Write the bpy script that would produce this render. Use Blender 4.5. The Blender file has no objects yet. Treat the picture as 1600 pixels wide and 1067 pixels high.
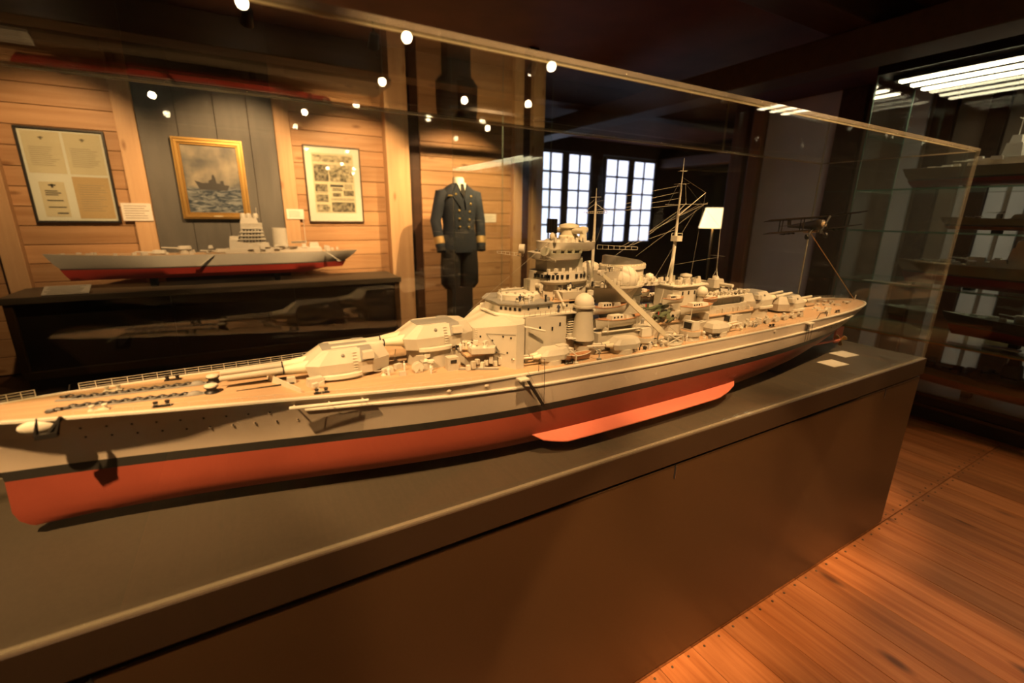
import bpy, math, random
from mathutils import Vector, Matrix
random.seed(7)
scene = bpy.context.scene
COL = scene.collection
PI = math.pi

# ------------------------------------------------------------------ camera
cam_d = bpy.data.cameras.new('camera'); cam = bpy.data.objects.new('camera', cam_d); COL.objects.link(cam)
yaw, pitch, roll = math.radians(29.971), math.radians(15.575), math.radians(0.825)
fw = Vector((math.sin(yaw)*math.cos(pitch), math.cos(yaw)*math.cos(pitch), -math.sin(pitch)))
r0 = Vector((math.cos(yaw), -math.sin(yaw), 0)); u0 = r0.cross(fw)
rr = r0*math.cos(roll) + u0*math.sin(roll); uu = -r0*math.sin(roll) + u0*math.cos(roll)
cam.matrix_world = Matrix(((rr.x, uu.x, -fw.x, 0), (rr.y, uu.y, -fw.y, 0), (rr.z, uu.z, -fw.z, 1.5), (0, 0, 0, 1)))
cam_d.sensor_width = 36.0; cam_d.lens = 16.0; cam_d.clip_start = 0.02; cam_d.clip_end = 100
cam_d.dof.use_dof = True; cam_d.dof.focus_distance = 1.45; cam_d.dof.aperture_fstop = 2.0
scene.camera = cam

# ------------------------------------------------------------------ world, exposure
world = bpy.data.worlds.new('world'); scene.world = world; world.use_nodes = True
world.node_tree.nodes['Background'].inputs[0].default_value = (1.0, 0.72, 0.45, 1)
world.node_tree.nodes['Background'].inputs[1].default_value = 0.006
scene.view_settings.view_transform = 'Standard'; scene.view_settings.look = 'None'
scene.view_settings.exposure = 0.9; scene.view_settings.gamma = 1.0
scene.view_settings.use_curve_mapping = False
cy = scene.cycles
cy.use_denoising = True
cy.max_bounces = 8; cy.diffuse_bounces = 2; cy.glossy_bounces = 4
cy.use_adaptive_sampling = True; cy.adaptive_threshold = 0.02; cy.transparent_max_bounces = 40; cy.transmission_bounces = 4
cy.caustics_reflective = False; cy.caustics_refractive = False
cy.sample_clamp_indirect = 4.0
WARM = (1.0, 0.575, 0.255)

# ------------------------------------------------------------------ spot lamps of the room: (lens position, aim, watts, cone, soft)
CEIL = 3.0
SPOTS = [
 # over the model
 ((-0.95, 0.22, 2.80), (-0.16, 1.05, 1.06), 430, 42, .25, .02),
 ((0.38, 0.14, 2.80), (0.72, 1.03, 1.11), 215, 44, .3, .02),
 ((1.38, 0.12, 2.80), (1.55, 1.03, 1.11), 205, 44, .35, .02),
 ((2.20, 0.25, 2.80), (2.30, 1.05, 1.10), 165, 42, .35, .02),
 # floor in front of the case
 ((0.75, -0.45, 2.80), (1.20, 0.30, 0.0), 230, 42, .15, .02),
 ((2.9, -0.9, 2.80), (2.9, 0.3, 0.0), 110, 50, .10, .02),
 # wall washers
 ((-1.10, 4.25, 2.80), (-1.35, 5.75, 1.55), 135, 70, .6, .03),
 ((0.20, 4.25, 2.80), (0.05, 5.75, 1.55), 230, 70, .6, .03),
 ((1.10, 4.25, 2.80), (1.20, 5.75, 1.45), 280, 70, .6, .03),
 ((2.55, 4.15, 2.80), (2.45, 5.5, 1.45), 420, 74, .6, .03),
]
# lamps further back in the room, seen mirrored in the glass
BACK_LAMPS = [(0.161, -2.123), (1.217, -2.143), (2.505, -2.134), (1.367, -3.433), (2.365, -3.678), (3.07, -3.434),
              (-0.722, -5.425), (0.872, -5.44), (3.377, -5.096), (7.512, -2.259), (8.633, -2.271), (10.268, -2.245), (7.608, -3.87)]

def spot_light(pos, aim, watts, cone, blend, size):
    ld = bpy.data.lights.new('spot_beam', 'SPOT'); ld.energy = watts; ld.color = WARM
    ld.spot_size = math.radians(cone); ld.spot_blend = blend; ld.shadow_soft_size = size
    lo = bpy.data.objects.new('spot_beam', ld); COL.objects.link(lo)
    d = (Vector(aim) - Vector(pos)).normalized()
    lo.location = Vector(pos) + d*0.012
    lo.rotation_euler = d.to_track_quat('-Z', 'Y').to_euler()
    return lo
for s in SPOTS: spot_light(*s)
# ------------------------------------------------------------------ materials
MAT = {}
def principled(name, col, rough=.5, metal=0.0, spec=.5, emit=None, estr=0.0):
    m = bpy.data.materials.new(name); m.use_nodes = True
    b = m.node_tree.nodes['Principled BSDF']
    b.inputs['Base Color'].default_value = (*col, 1); b.inputs['Roughness'].default_value = rough
    b.inputs['Metallic'].default_value = metal; b.inputs['Specular IOR Level'].default_value = spec
    if emit: b.inputs['Emission Color'].default_value = (*emit, 1); b.inputs['Emission Strength'].default_value = estr
    MAT[name] = m; return m
def N(m, t, **kw):
    n = m.node_tree.nodes.new(t)
    for k, v in kw.items(): setattr(n, k, v)
    return n
def L(m, a, b): m.node_tree.links.new(a, b)
def mottled(name, c1, c2, scale=30, rough=.5, metal=0, bump=0.0, stretch=(1, 1, 1), detail=4, spec=.5):
    m = principled(name, c1, rough, metal, spec); b = m.node_tree.nodes['Principled BSDF']
    tc = N(m, 'ShaderNodeTexCoord'); mp = N(m, 'ShaderNodeMapping'); mp.inputs['Scale'].default_value = stretch
    nz = N(m, 'ShaderNodeTexNoise'); nz.inputs['Scale'].default_value = scale; nz.inputs['Detail'].default_value = detail
    cr = N(m, 'ShaderNodeValToRGB'); cr.color_ramp.elements[0].color = (*c1, 1); cr.color_ramp.elements[1].color = (*c2, 1)
    cr.color_ramp.elements[0].position = .35; cr.color_ramp.elements[1].position = .65
    L(m, tc.outputs['Object'], mp.inputs[0]); L(m, mp.outputs[0], nz.inputs['Vector']); L(m, nz.outputs[0], cr.inputs[0]); L(m, cr.outputs[0], b.inputs['Base Color'])
    if bump:
        bp = N(m, 'ShaderNodeBump'); bp.inputs['Strength'].default_value = bump; bp.inputs['Distance'].default_value = .002
        L(m, nz.outputs[0], bp.inputs['Height']); L(m, bp.outputs[0], b.inputs['Normal'])
    return m
def wood(name, c1, c2, dark, axis=0, rough=.45, grain=9.0, knots=True, vary=.35, spec=.4):
    """planks: grain along the axis, every object shifted by its own random value"""
    m = principled(name, c1, rough, 0, spec); b = m.node_tree.nodes['Principled BSDF']
    tc = N(m, 'ShaderNodeTexCoord'); oi = N(m, 'ShaderNodeObjectInfo')
    mul = N(m, 'ShaderNodeMath', operation='MULTIPLY'); mul.inputs[1].default_value = 57.0; L(m, oi.outputs['Random'], mul.inputs[0])
    add = N(m, 'ShaderNodeVectorMath', operation='ADD'); L(m, tc.outputs['Object'], add.inputs[0]); L(m, mul.outputs[0], add.inputs[1])
    mp = N(m, 'ShaderNodeMapping'); s = [grain, grain, grain]; s[axis] = grain*.05; mp.inputs['Scale'].default_value = s
    L(m, add.outputs[0], mp.inputs[0])
    nz = N(m, 'ShaderNodeTexNoise'); nz.inputs['Scale'].default_value = 2.2; nz.inputs['Detail'].default_value = 6; nz.inputs['Roughness'].default_value = .6; nz.inputs['Distortion'].default_value = .6
    L(m, mp.outputs[0], nz.inputs['Vector'])
    cr = N(m, 'ShaderNodeValToRGB'); cr.color_ramp.elements[0].position = .3; cr.color_ramp.elements[1].position = .68
    cr.color_ramp.elements[0].color = (*c1, 1); cr.color_ramp.elements[1].color = (*c2, 1); L(m, nz.outputs[0], cr.inputs[0])
    # plank to plank tone
    hv = N(m, 'ShaderNodeHueSaturation'); mr = N(m, 'ShaderNodeMapRange'); mr.inputs['To Min'].default_value = 1-vary; mr.inputs['To Max'].default_value = 1+vary*.6
    L(m, oi.outputs['Random'], mr.inputs[0]); L(m, mr.outputs[0], hv.inputs['Value']); L(m, cr.outputs[0], hv.inputs['Color'])
    out = hv.outputs[0]
    if knots:
        mp2 = N(m, 'ShaderNodeMapping'); s2 = [6.5, 6.5, 6.5]; s2[axis] = 2.4; mp2.inputs['Scale'].default_value = s2; L(m, add.outputs[0], mp2.inputs[0])
        vo = N(m, 'ShaderNodeTexVoronoi'); vo.inputs['Scale'].default_value = 1.0; L(m, mp2.outputs[0], vo.inputs['Vector'])
        kr = N(m, 'ShaderNodeValToRGB'); kr.color_ramp.elements[0].position = .05; kr.color_ramp.elements[1].position = .16
        kr.color_ramp.elements[0].color = (.85, .85, .85, 1); kr.color_ramp.elements[1].color = (0, 0, 0, 1); L(m, vo.outputs['Distance'], kr.inputs[0])
        mx = N(m, 'ShaderNodeMix', data_type='RGBA'); L(m, kr.outputs[0], mx.inputs[0]); L(m, out, mx.inputs[6]); mx.inputs[7].default_value = (*dark, 1); out = mx.outputs[2]
    L(m, out, b.inputs['Base Color'])
    bp = N(m, 'ShaderNodeBump'); bp.inputs['Strength'].default_value = .15; bp.inputs['Distance'].default_value = .002
    L(m, nz.outputs[0], bp.inputs['Height']); L(m, bp.outputs[0], b.inputs['Normal'])
    return m
def glass(name, tint=(1, 1, 1), r0=.04, edge_glow=0.0, edge_glow_col=(.8, .7, .55)):
    """clear sheet: Schlick mirror part on each face, the rest passes straight through"""
    m = bpy.data.materials.new(name); m.use_nodes = True; nt = m.node_tree; nt.nodes.clear()
    out = N(m, 'ShaderNodeOutputMaterial'); tr = N(m, 'ShaderNodeBsdfTransparent'); tr.inputs[0].default_value = (*tint, 1)
    gl = N(m, 'ShaderNodeBsdfGlossy'); gl.inputs['Roughness'].default_value = 0.0; gl.inputs[0].default_value = (1, 1, 1, 1)
    ge = N(m, 'ShaderNodeNewGeometry'); dp = N(m, 'ShaderNodeVectorMath', operation='DOT_PRODUCT')
    L(m, ge.outputs['Incoming'], dp.inputs[0]); L(m, ge.outputs['Normal'], dp.inputs[1])
    ab = N(m, 'ShaderNodeMath', operation='ABSOLUTE'); L(m, dp.outputs['Value'], ab.inputs[0])
    om = N(m, 'ShaderNodeMath', operation='SUBTRACT'); om.inputs[0].default_value = 1.0; L(m, ab.outputs[0], om.inputs[1])
    pw = N(m, 'ShaderNodeMath', operation='POWER'); L(m, om.outputs[0], pw.inputs[0]); pw.inputs[1].default_value = 5.0
    ma = N(m, 'ShaderNodeMath', operation='MULTIPLY_ADD'); L(m, pw.outputs[0], ma.inputs[0]); ma.inputs[1].default_value = 1-r0; ma.inputs[2].default_value = r0
    mx = N(m, 'ShaderNodeMixShader'); L(m, ma.outputs[0], mx.inputs[0]); L(m, tr.outputs[0], mx.inputs[1]); L(m, gl.outputs[0], mx.inputs[2])
    res = mx.outputs[0]
    if edge_glow:
        df = N(m, 'ShaderNodeBsdfDiffuse'); df.inputs[0].default_value = (*edge_glow_col, 1)  # pale diffuse share puts the glow of pane edges into their colour
        mx2 = N(m, 'ShaderNodeMixShader'); mx2.inputs[0].default_value = edge_glow; L(m, res, mx2.inputs[1]); L(m, df.outputs[0], mx2.inputs[2]); res = mx2.outputs[0]
    L(m, res, out.inputs[0]); MAT[name] = m; return m

glass('case_glass', (.985, .99, .975), .042)
glass('glass_edge', (.80, .86, .78), .10, .18, (.75, .66, .48))
glass('bright_edge_strip', (.85, .85, .80), .10, .40, (.85, .74, .55))  # pale material for strips added to brighten the pane corners
glass('cabinet_glass', (.96, .985, .97), .04)
glass('shelf_glass', (.93, .97, .95), .05)
glass('green_edge', (.45, .62, .55), .08, .40, (.42, .62, .54))
mottled('plinth_paint', (.050, .027, .011), (.056, .030, .012), 220, .34, 0, .06, spec=.5)
mottled('slab_paint', (.064, .052, .036), (.072, .058, .040), 160, .5, 0, .08, spec=.2)
mottled('slab_edge_paint', (.030, .018, .009), (.034, .020, .010), 200, .36, 0, .06)
principled('black_gap', (.004, .004, .004), .8)
principled('steel', (.55, .53, .5), .3, 1.0)
principled('matt_black', (.012, .011, .010), .6)
principled('satin_black', (.014, .012, .011), .32)
wood('floor_wood', (.23, .072, .018), (.42, .165, .060), (.05, .015, .005), 1, .42, 11, True, .30, .22)
wood('wall_wood', (.40, .22, .105), (.54, .33, .175), (.20, .095, .04), 0, .5, 9, True, .25, .3)
wood('post_wood', (.50, .31, .165), (.62, .41, .23), (.26, .13, .06), 2, .5, 8, True, .12, .3)
wood('dark_wood', (.035, .015, .008), (.06, .026, .013), (.02, .01, .006), 0, .55, 7, False, .2, .3)
wood('red_wood', (.23, .085, .040), (.31, .125, .06), (.11, .04, .02), 2, .5, 8, False, .2, .3)
mottled('ceiling_paint', (.075, .020, .010), (.105, .032, .016), 3, .75)
mottled('panel_grey', (.095, .092, .085), (.115, .110, .10), 14, .55, 0, 0, (1, 1, .15))
mottled('far_wall_paint', (.050, .036, .03), (.065, .045, .038), 3, .8)
mottled('taupe_wall', (.20, .145, .115), (.24, .175, .14), 3, .8)
mottled('lavender_wall', (.60, .57, .66), (.66, .63, .72), 2.5, .8)

# ------------------------------------------------------------------ mesh helpers
ORG = {}
class MB:
    def __init__(s, T=None): s.v = []; s.f = []; s.mi = []; s.T = T; s.cur = 0
    def add(s, vs, fs):
        o = len(s.v)
        for p in vs:
            p = Vector(p); s.v.append(s.T @ p if s.T else p)
        for f in fs: s.f.append([i+o for i in f]); s.mi.append(s.cur)
        return s
    def box(s, c, d, rz=0, top=(1, 1), shift=(0, 0)):
        hx, hy, hz = d[0]/2, d[1]/2, d[2]/2; cz, sz = math.cos(rz), math.sin(rz); vs = []
        for z, k, sh in ((-hz, (1, 1), (0, 0)), (hz, top, shift)):
            for x, y in ((-hx, -hy), (hx, -hy), (hx, hy), (-hx, hy)):
                x = x*k[0]+sh[0]; y = y*k[1]+sh[1]
                vs.append((c[0]+x*cz-y*sz, c[1]+x*sz+y*cz, c[2]+z))
        return s.add(vs, [(3, 2, 1, 0), (4, 5, 6, 7), (0, 1, 5, 4), (1, 2, 6, 5), (2, 3, 7, 6), (3, 0, 4, 7)])
    def bx(s, x0, x1, y0, y1, z0, z1): return s.box(((x0+x1)/2, (y0+y1)/2, (z0+z1)/2), (abs(x1-x0), abs(y1-y0), abs(z1-z0)))
    def rings(s, rs, cap0=True, cap1=True, closed=True):
        n = len(rs[0]); vs = [p for r in rs for p in r]; fs = []
        m = n if closed else n-1
        for i in range(len(rs)-1):
            for j in range(m):
                k = (j+1) % n; fs.append((i*n+j, i*n+k, (i+1)*n+k, (i+1)*n+j))
        if cap0: fs.append(tuple(range(n-1, -1, -1)))
        if cap1: fs.append(tuple((len(rs)-1)*n+j for j in range(n)))
        return s.add(vs, fs)
    def prism(s, poly, z0, z1, poly1=None):
        poly1 = poly1 or poly
        return s.rings([[(x, y, z0) for x, y in poly], [(x, y, z1) for x, y in poly1]])
    def cyl(s, p0, p1, r, r1=None, n=8):
        r1 = r if r1 is None else r1; p0 = Vector(p0); p1 = Vector(p1); d = (p1-p0).normalized()
        a = d.orthogonal().normalized(); b = d.cross(a); R = []
        for p, q in ((p0, r), (p1, r1)): R.append([p + (a*math.cos(2*PI*i/n)+b*math.sin(2*PI*i/n))*q for i in range(n)])
        return s.rings(R)
    def path(s, pts, r, n=6, closed=False):
        for i in range(len(pts)-1): s.cyl(pts[i], pts[i+1], r, r, n)
        return s
    def lathe(s, c, prof, n=16, sx=1, sy=1, a0=0, a1=2*PI):
        full = abs(a1-a0-2*PI) < 1e-6; R = []
        for r, z in prof: R.append([(c[0]+r*sx*math.cos(a0+(a1-a0)*i/(n if full else n-1)), c[1]+r*sy*math.sin(a0+(a1-a0)*i/(n if full else n-1)), c[2]+z) for i in range(n)])
        return s.rings(R, True, True, True)
    def sphere(s, c, r, n=12, m=8, lo=-PI/2, hi=PI/2, k=(1, 1, 1)):
        prof = [(max(r*math.cos(lo+(hi-lo)*i/m), 1e-5), r*math.sin(lo+(hi-lo)*i/m)*k[2]) for i in range(m+1)]
        return s.lathe(c, prof, n, k[0], k[1])
    def build(s, name, mat, parent=None, smooth=None, **tags):
        me = bpy.data.meshes.new(name); off = ORG.get(parent.name, Vector((0, 0, 0))) if parent else tags.pop('origin', Vector((0, 0, 0)))
        off = Vector(off)
        me.from_pydata([tuple(p-off) for p in s.v], [], s.f); me.update()
        mats = mat if isinstance(mat, (list, tuple)) else [mat]
        for q in mats: me.materials.append(MAT[q] if isinstance(q, str) else q)
        if len(mats) > 1:
            for p, i in zip(me.polygons, s.mi): p.material_index = i
        o = bpy.data.objects.new(name, me); COL.objects.link(o)
        if smooth:
            me.shade_smooth() if hasattr(me, 'shade_smooth') else None
            try: me.set_sharp_from_angle(angle=math.radians(smooth))
            except Exception: pass
        if parent: o.parent = parent; ORG[o.name] = off
        else: o.location = off; ORG[o.name] = off
        for k_, v_ in tags.items(): o[k_] = v_
        return o
def thing(name, label, cat, loc=(0, 0, 0), group=None, kind=None):
    o = bpy.data.objects.new(name, None); COL.objects.link(o); o.location = loc; o.empty_display_size = .05
    o['label'] = label; o['category'] = cat
    if group: o['group'] = group
    if kind: o['kind'] = kind
    ORG[o.name] = Vector(loc); return o
def struct(name, mb, mat, label, cat='structure', **k):
    return mb.build(name, mat, None, kind='structure', label=label, category=cat, **k)
def copy_tree(o, loc=None, parent=None, rot=None):
    c = o.copy(); COL.objects.link(c); c.parent = parent
    if loc is not None: c.location = loc
    if rot is not None: c.rotation_euler = rot
    for ch in o.children: copy_tree(ch, None, c)
    return c
def bevel(o, w=.002, n=2):
    md = o.modifiers.new('bevel', 'BEVEL'); md.width = w; md.segments = n; md.limit_method = 'ANGLE'; return o
def lerp(tab, x):
    if x <= tab[0][0]: return tab[0][1]
    for (a, p), (b, q) in zip(tab, tab[1:]):
        if x <= b:
            t = (x-a)/(b-a); return p+(q-p)*t
    return tab[-1][1]
def smoothlerp(tab, x):
    """Catmull-Rom through the table"""
    if x <= tab[0][0]: return tab[0][1]
    if x >= tab[-1][0]: return tab[-1][1]
    for i in range(len(tab)-1):
        if x <= tab[i+1][0]:
            x0, y0 = tab[i]; x1, y1 = tab[i+1]
            xm, ym = tab[i-1] if i else (x0-(x1-x0), y0-(y1-y0)); xp, yp = tab[i+2] if i+2 < len(tab) else (x1+(x1-x0), y1+(y1-y0))
            t = (x-x0)/(x1-x0); m0 = (y1-ym)/(x1-xm)*(x1-x0); m1 = (yp-y0)/(xp-x0)*(x1-x0)
            return (2*t**3-3*t*t+1)*y0+(t**3-2*t*t+t)*m0+(-2*t**3+3*t*t)*y1+(t**3-t*t)*m1
    return tab[-1][1]

# ------------------------------------------------------------------ the room
fl = struct('floor', MB().bx(-5, 13, -9, 9, -.06, -.012), 'dark_wood', 'warm pine plank floor of the museum hall', 'floor')
FP = None; PW = .166; nails = MB()
for i in range(40):
    x = -.60 + i*PW
    for (y0, y1) in ((-2.2, .786), (.790, 4.55)):
        if x > 4.5 and y0 < 0: pass
        if FP is None:
            FP = {}
        key = (y0, y1)
        if key not in FP:
            FP[key] = MB().bx(-PW/2+.0008, PW/2-.0008, y0, y1, -.012, 0).build('plank', 'floor_wood', fl); p = FP[key]; bevel(p, .0014, 1)
        else:
            p = FP[key].copy(); COL.objects.link(p); p.parent = fl
        p.location = (x+PW/2, 0, random.uniform(-.0006, .0006))
    for yy in (.768, .81):
        for dx in (.042, .124):
            nails.cyl((x+dx, yy+random.uniform(-.003, .003), -.002), (x+dx, yy, .0022), .0052, .0042, 7)
nails.build('nail_heads', principled('nail', (.10, .07, .045), .45, .6), fl, kind='stuff')

ce = struct('ceiling', MB().bx(-5, 13, -9, 9, CEIL, CEIL+.1), 'ceiling_paint', 'dark reddish brown timber ceiling above the glass case', 'ceiling')
for y in (-6.5, -4.3, -1.2, 1.98, 4.9): bevel(MB().bx(-5, 13, y-.13, y+.13, CEIL-.24, CEIL).build('ceiling_beam', 'dark_wood', ce), .01)
for x in (3.95, 8.6): bevel(MB().bx(x-.16, x+.16, -9, 9, CEIL-.44, CEIL-.242).build('ceiling_beam', 'dark_wood', ce), .01)

wb = struct('wall_back', MB().bx(-5, 3.73, 5.80, 5.95, 0, CEIL), 'dark_wood', 'horizontal pine board wall with posts behind the glass case', 'wall')
BH = .168
def boards(x0, x1, y=5.80, thick=.03, parent=None):
    z = 0; first = None
    while z < CEIL-.01:
        h = min(BH, CEIL-z)
        p = MB().bx(x0, x1, y-thick, y, z+.002, z+h-.003); q = p.build('plank', 'wall_wood', parent or wb); bevel(q, .003, 1)
        q.location.z += 0; q.location.y += random.uniform(-.003, .003)
        z += h
boards(-3.2, -1.875); boards(-1.728, -.905); boards(.555, 1.535); boards(1.99, 3.28)
def post(x0, x1, y0=5.68, y1=5.80, m='post_wood', parent=None):
    return bevel(MB().bx(x0, x1, y0, y1, 0, CEIL).build('timber_post', m, parent or wb), .006)
post(-1.875, -1.728, 5.70); post(-.905, -.75, 5.74); post(.405, .555, 5.74); post(1.535, 1.805, 5.62); post(1.805, 1.99, 5.79, 5.80, 'dark_wood')
post(3.28, 3.42, 5.70); post(3.43, 3.55, 5.74, 5.80, 'dark_wood'); post(3.55, 3.73, 5.66)
xs = [-.75, -.44, -.12, .17, .405]
for a, b in zip(xs, xs[1:]):
    bevel(MB().bx(a+.0015, b-.0015, 5.765, 5.80, 0, CEIL).build('panel', 'panel_grey', wb), .003, 1)

wf = struct('wall_far', MB().bx(3.73, 5.10, 8.05, 8.2, 0, CEIL).bx(5.10, 8.45, 8.05, 8.2, 0, .90).bx(5.10, 8.45, 8.05, 8.2, 2.76, CEIL).bx(6.52, 6.82, 8.05, 8.2, .90, 2.76).bx(8.45, 13, 8.05, 8.2, 0, CEIL), 'far_wall_paint', 'dark wall of the far room around two tall windows', 'wall')
struct('wall_side', MB().bx(3.60, 3.73, 5.96, 8.05, 0, CEIL), 'far_wall_paint', 'dark side wall leading to the far windows', 'wall')
# windows
wp = principled('window_light', (.8, .82, .9), .4, 0, .5, (.72, .75, 1.0), 1.15)
principled('window_bars', (.10, .10, .13), .5)
def window(name, x0, x1, z0, z1, label):
    fr = .045
    m = MB().bx(x0, x1, 7.99, 8.06, z0-fr, z0).bx(x0, x1, 7.99, 8.06, z1, z1+fr).bx(x0-fr, x0, 7.99, 8.06, z0-fr, z1+fr).bx(x1, x1+fr, 7.99, 8.06, z0-fr, z1+fr)
    xm = (x0+x1)/2; m.bx(xm-.085, xm+.085, 7.985, 8.065, z0, z1)
    w = struct(name, m, 'window_bars', label, 'window')
    for a, b in ((x0, xm-.085), (xm+.085, x1)):
        c = (a+b)/2
        bars = MB().bx(c-.022, c+.022, 8.0, 8.04, z0, z1)
        nz_ = 5
        for k in range(1, nz_): zz = z0+(z1-z0)*k/nz_; bars.bx(a, c-.022, 8.0, 8.04, zz-.02, zz+.02).bx(c+.022, b, 8.0, 8.04, zz-.02, zz+.02)
        bars.build('glazing_bar', 'window_bars', w)
        for (p, q) in ((a, c-.022), (c+.022, b)):
            for k in range(nz_):
                za = z0+(z1-z0)*k/nz_+.02*(k > 0); zb = z0+(z1-z0)*(k+1)/nz_-.02*(k < nz_-1)
                MB().bx(p, q, 8.015, 8.023, za, zb).build('pane', wp, w)
window('window_1', 5.17, 6.44, .965, 2.69, 'tall bright paned window nearer the wooden wall')
window('window_2', 6.89, 8.30, .955, 2.66, 'tall bright paned window behind the rear mast')

wr = struct('wall_right', MB().bx(6.5, 6.65, -6, 4.22, 0, CEIL), 'taupe_wall', 'brownish wall with pale lavender panels behind the ship cabinets', 'wall')
for y0, y1, z1 in ((3.32, 4.215, CEIL), (2.42, 2.60, CEIL), (1.945, 2.02, 1.9), (1.66, 1.785, 1.78), (1.50, 1.62, 1.78), (1.10, 1.26, 1.78), (.85, 1.0, 1.9)):
    bevel(MB().bx(6.47, 6.50, y0, y1, 0, z1).build('panel', 'lavender_wall', wr), .004, 1)
for y0, y1 in ((3.02, 3.30), (2.18, 2.36), (1.79, 1.93), (1.30, 1.48), (.62, .80), (-.2, 0)):
    bevel(MB().bx(6.42, 6.5, y0, y1, 0, CEIL).build('timber_post', 'dark_wood', wr), .005)
for (x0, x1, y0, y1, m_) in ((6.40, 6.62, 4.24, 4.40, 'red_wood'), (6.60, 6.82, 4.62, 4.84, 'red_wood')):
    t = struct('trim_%d' % (1 if y0 < 4.5 else 2), MB().bx(x0, x1, y0, y1, 0, CEIL), m_, 'reddish wooden post at the end of the lavender panels' if y0 < 4.5 else 'reddish wooden post beside the lit lamp shade', 'post')
    bevel(t, .008)

# ------------------------------------------------------------------ glass display case
X0, X1, Y0, Y1, ZS, ZT = -.86, 2.657, .783, 1.410, .89, 1.786
case = thing('display_case', 'long glass display case on brown plinth holding the big battleship model', 'display case', ((X0+X1)/2, (Y0+Y1)/2, 0))
bevel(MB().bx(X0+.004, X1-.004, Y0+.004, Y1-.004, .012, .800).build('plinth', 'plinth_paint', case), .002)
MB().bx(X0+.03, X1-.03, Y0+.03, Y1-.03, 0, .014).bx(X0+.03, X1-.03, Y0+.03, Y1-.03, .80, .813).build('shadow_gap', 'black_gap', case)
bevel(MB().bx(X0, X1, Y0-.002, Y1, .813, ZS-.0012).build('slab', 'slab_edge_paint', case), .0010, 2)
MB().bx(X0+.002, X1-.002, Y0+.0005, Y1-.002, ZS-.0012, ZS).build('slab_top', 'slab_paint', case)
g = .010
def pane(x0, x1, y0, y1, z0, z1, name='glass_pane', face='case_glass', edge='glass_edge', parent=None, thin=None):
    m = MB(); m.bx(x0, x1, y0, y1, z0, z1)
    dims = (x1-x0, y1-y0, z1-z0); ax = dims.index(min(dims))
    # face order of box: -z +z -y +x +y -x
    axis_of = (2, 2, 1, 0, 1, 0); m.mi = [0 if axis_of[i] == ax else 1 for i in range(6)]
    return m.build(name, [face, edge], parent)
yi = Y0+.006
pane(X0+.006, X1-.004, yi, yi+g, ZS+.0005, ZT-g-.0003, parent=case)
pane(X0+.006, X1-.004, Y1-.006-g, Y1-.006, ZS+.0005, ZT-g-.0003, parent=case)
pane(X1-.004-g, X1-.004, yi+g+.0003, Y1-.006-g-.0003, ZS+.0005, ZT-g-.0003, parent=case)
pane(X0+.006, X0+.006+g, yi+g+.0003, Y1-.006-g-.0003, ZS+.0005, ZT-g-.0003, parent=case)
pane(X0+.006, X1-.004, yi, Y1-.006, ZT-g, ZT, parent=case)
bd = .0045; yb = Y1-.006-g; yf = yi+g; xr = X1-.004-g; zt = ZT-g
for a, b, c, d, e, f_ in ((X0+.02, xr, yb-bd, yb-.0003, zt-bd, zt-.0006), (X0+.02, xr, yf+.0003, yf+bd, zt-bd*.6, zt-.0006), (xr-bd*.6, xr-.0004, yf+.006, yb-.006, zt-bd*.6, zt-.0006), (xr-bd*.6, xr-.0004, yb-bd*.6, yb-.0003, ZS+.001, zt-.006)):
    MB().bx(a, b, c, d, e, f_).build('bright_edge_strip', 'bright_edge_strip', case)  # added strips: draw bright corner lines and partly cover a mirrored red streak
for x in (-.294, 1.012, 2.315):
    MB().bx(x-.0022, x+.0022, Y0-.0005+.0035, Y0+.006, .757, .8003).build('lock_slot', 'black_gap', case)
    MB().bx(x+.0022, x+.0042, Y0+.002, Y0+.006, .757, .7995).build('lock_plate', 'steel', case)

# ------------------------------------------------------------------ ceiling spotlights
principled('lamp_lens', (1, .9, .75), .3, 0, .5, (1.0, .78, .47), 42.0)
MAT['lamp_lens'].cycles.emission_sampling = 'NONE' if hasattr(MAT['lamp_lens'], 'cycles') else 'AUTO'
def spotlight(pos, aim, label, group):
    p = Vector(pos); d = (Vector(aim)-p).normalized()
    t = thing('spotlight', label, 'spotlight', (pos[0], pos[1], CEIL-.24 if False else pos[2]), group)
    q = d.to_track_quat('Z', 'Y').to_matrix().to_4x4()
    T = Matrix.Translation(p) @ q
    m = MB(T); m.lathe((0, 0, -.115), [(.026, 0), (.036, .01), (.040, .06), (.047, .108), (.046, .114)], 16); m.build('housing', 'satin_black', t, 40)
    m = MB(T); m.sphere((0, 0, -.006), .041, 16, 4, .25, PI/2, (1, 1, .45)); m.build('lens', 'lamp_lens', t, 60)
    top = p - d*.06
    MB().cyl((top.x, top.y, top.z), (top.x, top.y, CEIL+.002), .009, None, 8).box((top.x, top.y, CEIL-.012), (.10, .05, .03)).build('bracket', 'satin_black', t)
    return t
names = ['over the bow of the big model', 'over the bridge of the big model', 'over the crane of the big model', 'over the stern of the big model',
         'over the floor before the long case', 'over the floor near the corner of the case', 'lighting the framed documents', 'lighting the gold framed painting', 'lighting the framed newspaper page', 'lighting the naval uniform']
for s, n_ in zip(SPOTS, names): spotlight(s[0], s[1], 'black ceiling spotlight ' + n_, 'ceiling spotlights')
WHERE = ['highest, over the gold framed painting', 'over the thick wooden post', 'over the nearer window by the top edge', 'beside the thick wooden post', 'straight over the naval uniform', 'over the end of the board wall',
 'large, over the grey panel near the painting', 'large, over the framed newspaper page', 'close over the uniform label', 'left of three over the small biplane', 'middle of three over the small biplane', 'nearest the far upper corner of the case', 'over the lit lamp shade']
for (x, y), wh in zip(BACK_LAMPS, WHERE):
    spotlight((x, y, 2.75), (x*.55+.2 if x < 4 else x*.6, .78, 1.9), 'spotlight mirrored as bright dot in the glass, ' + wh, 'spotlights mirrored in the glass')

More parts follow.
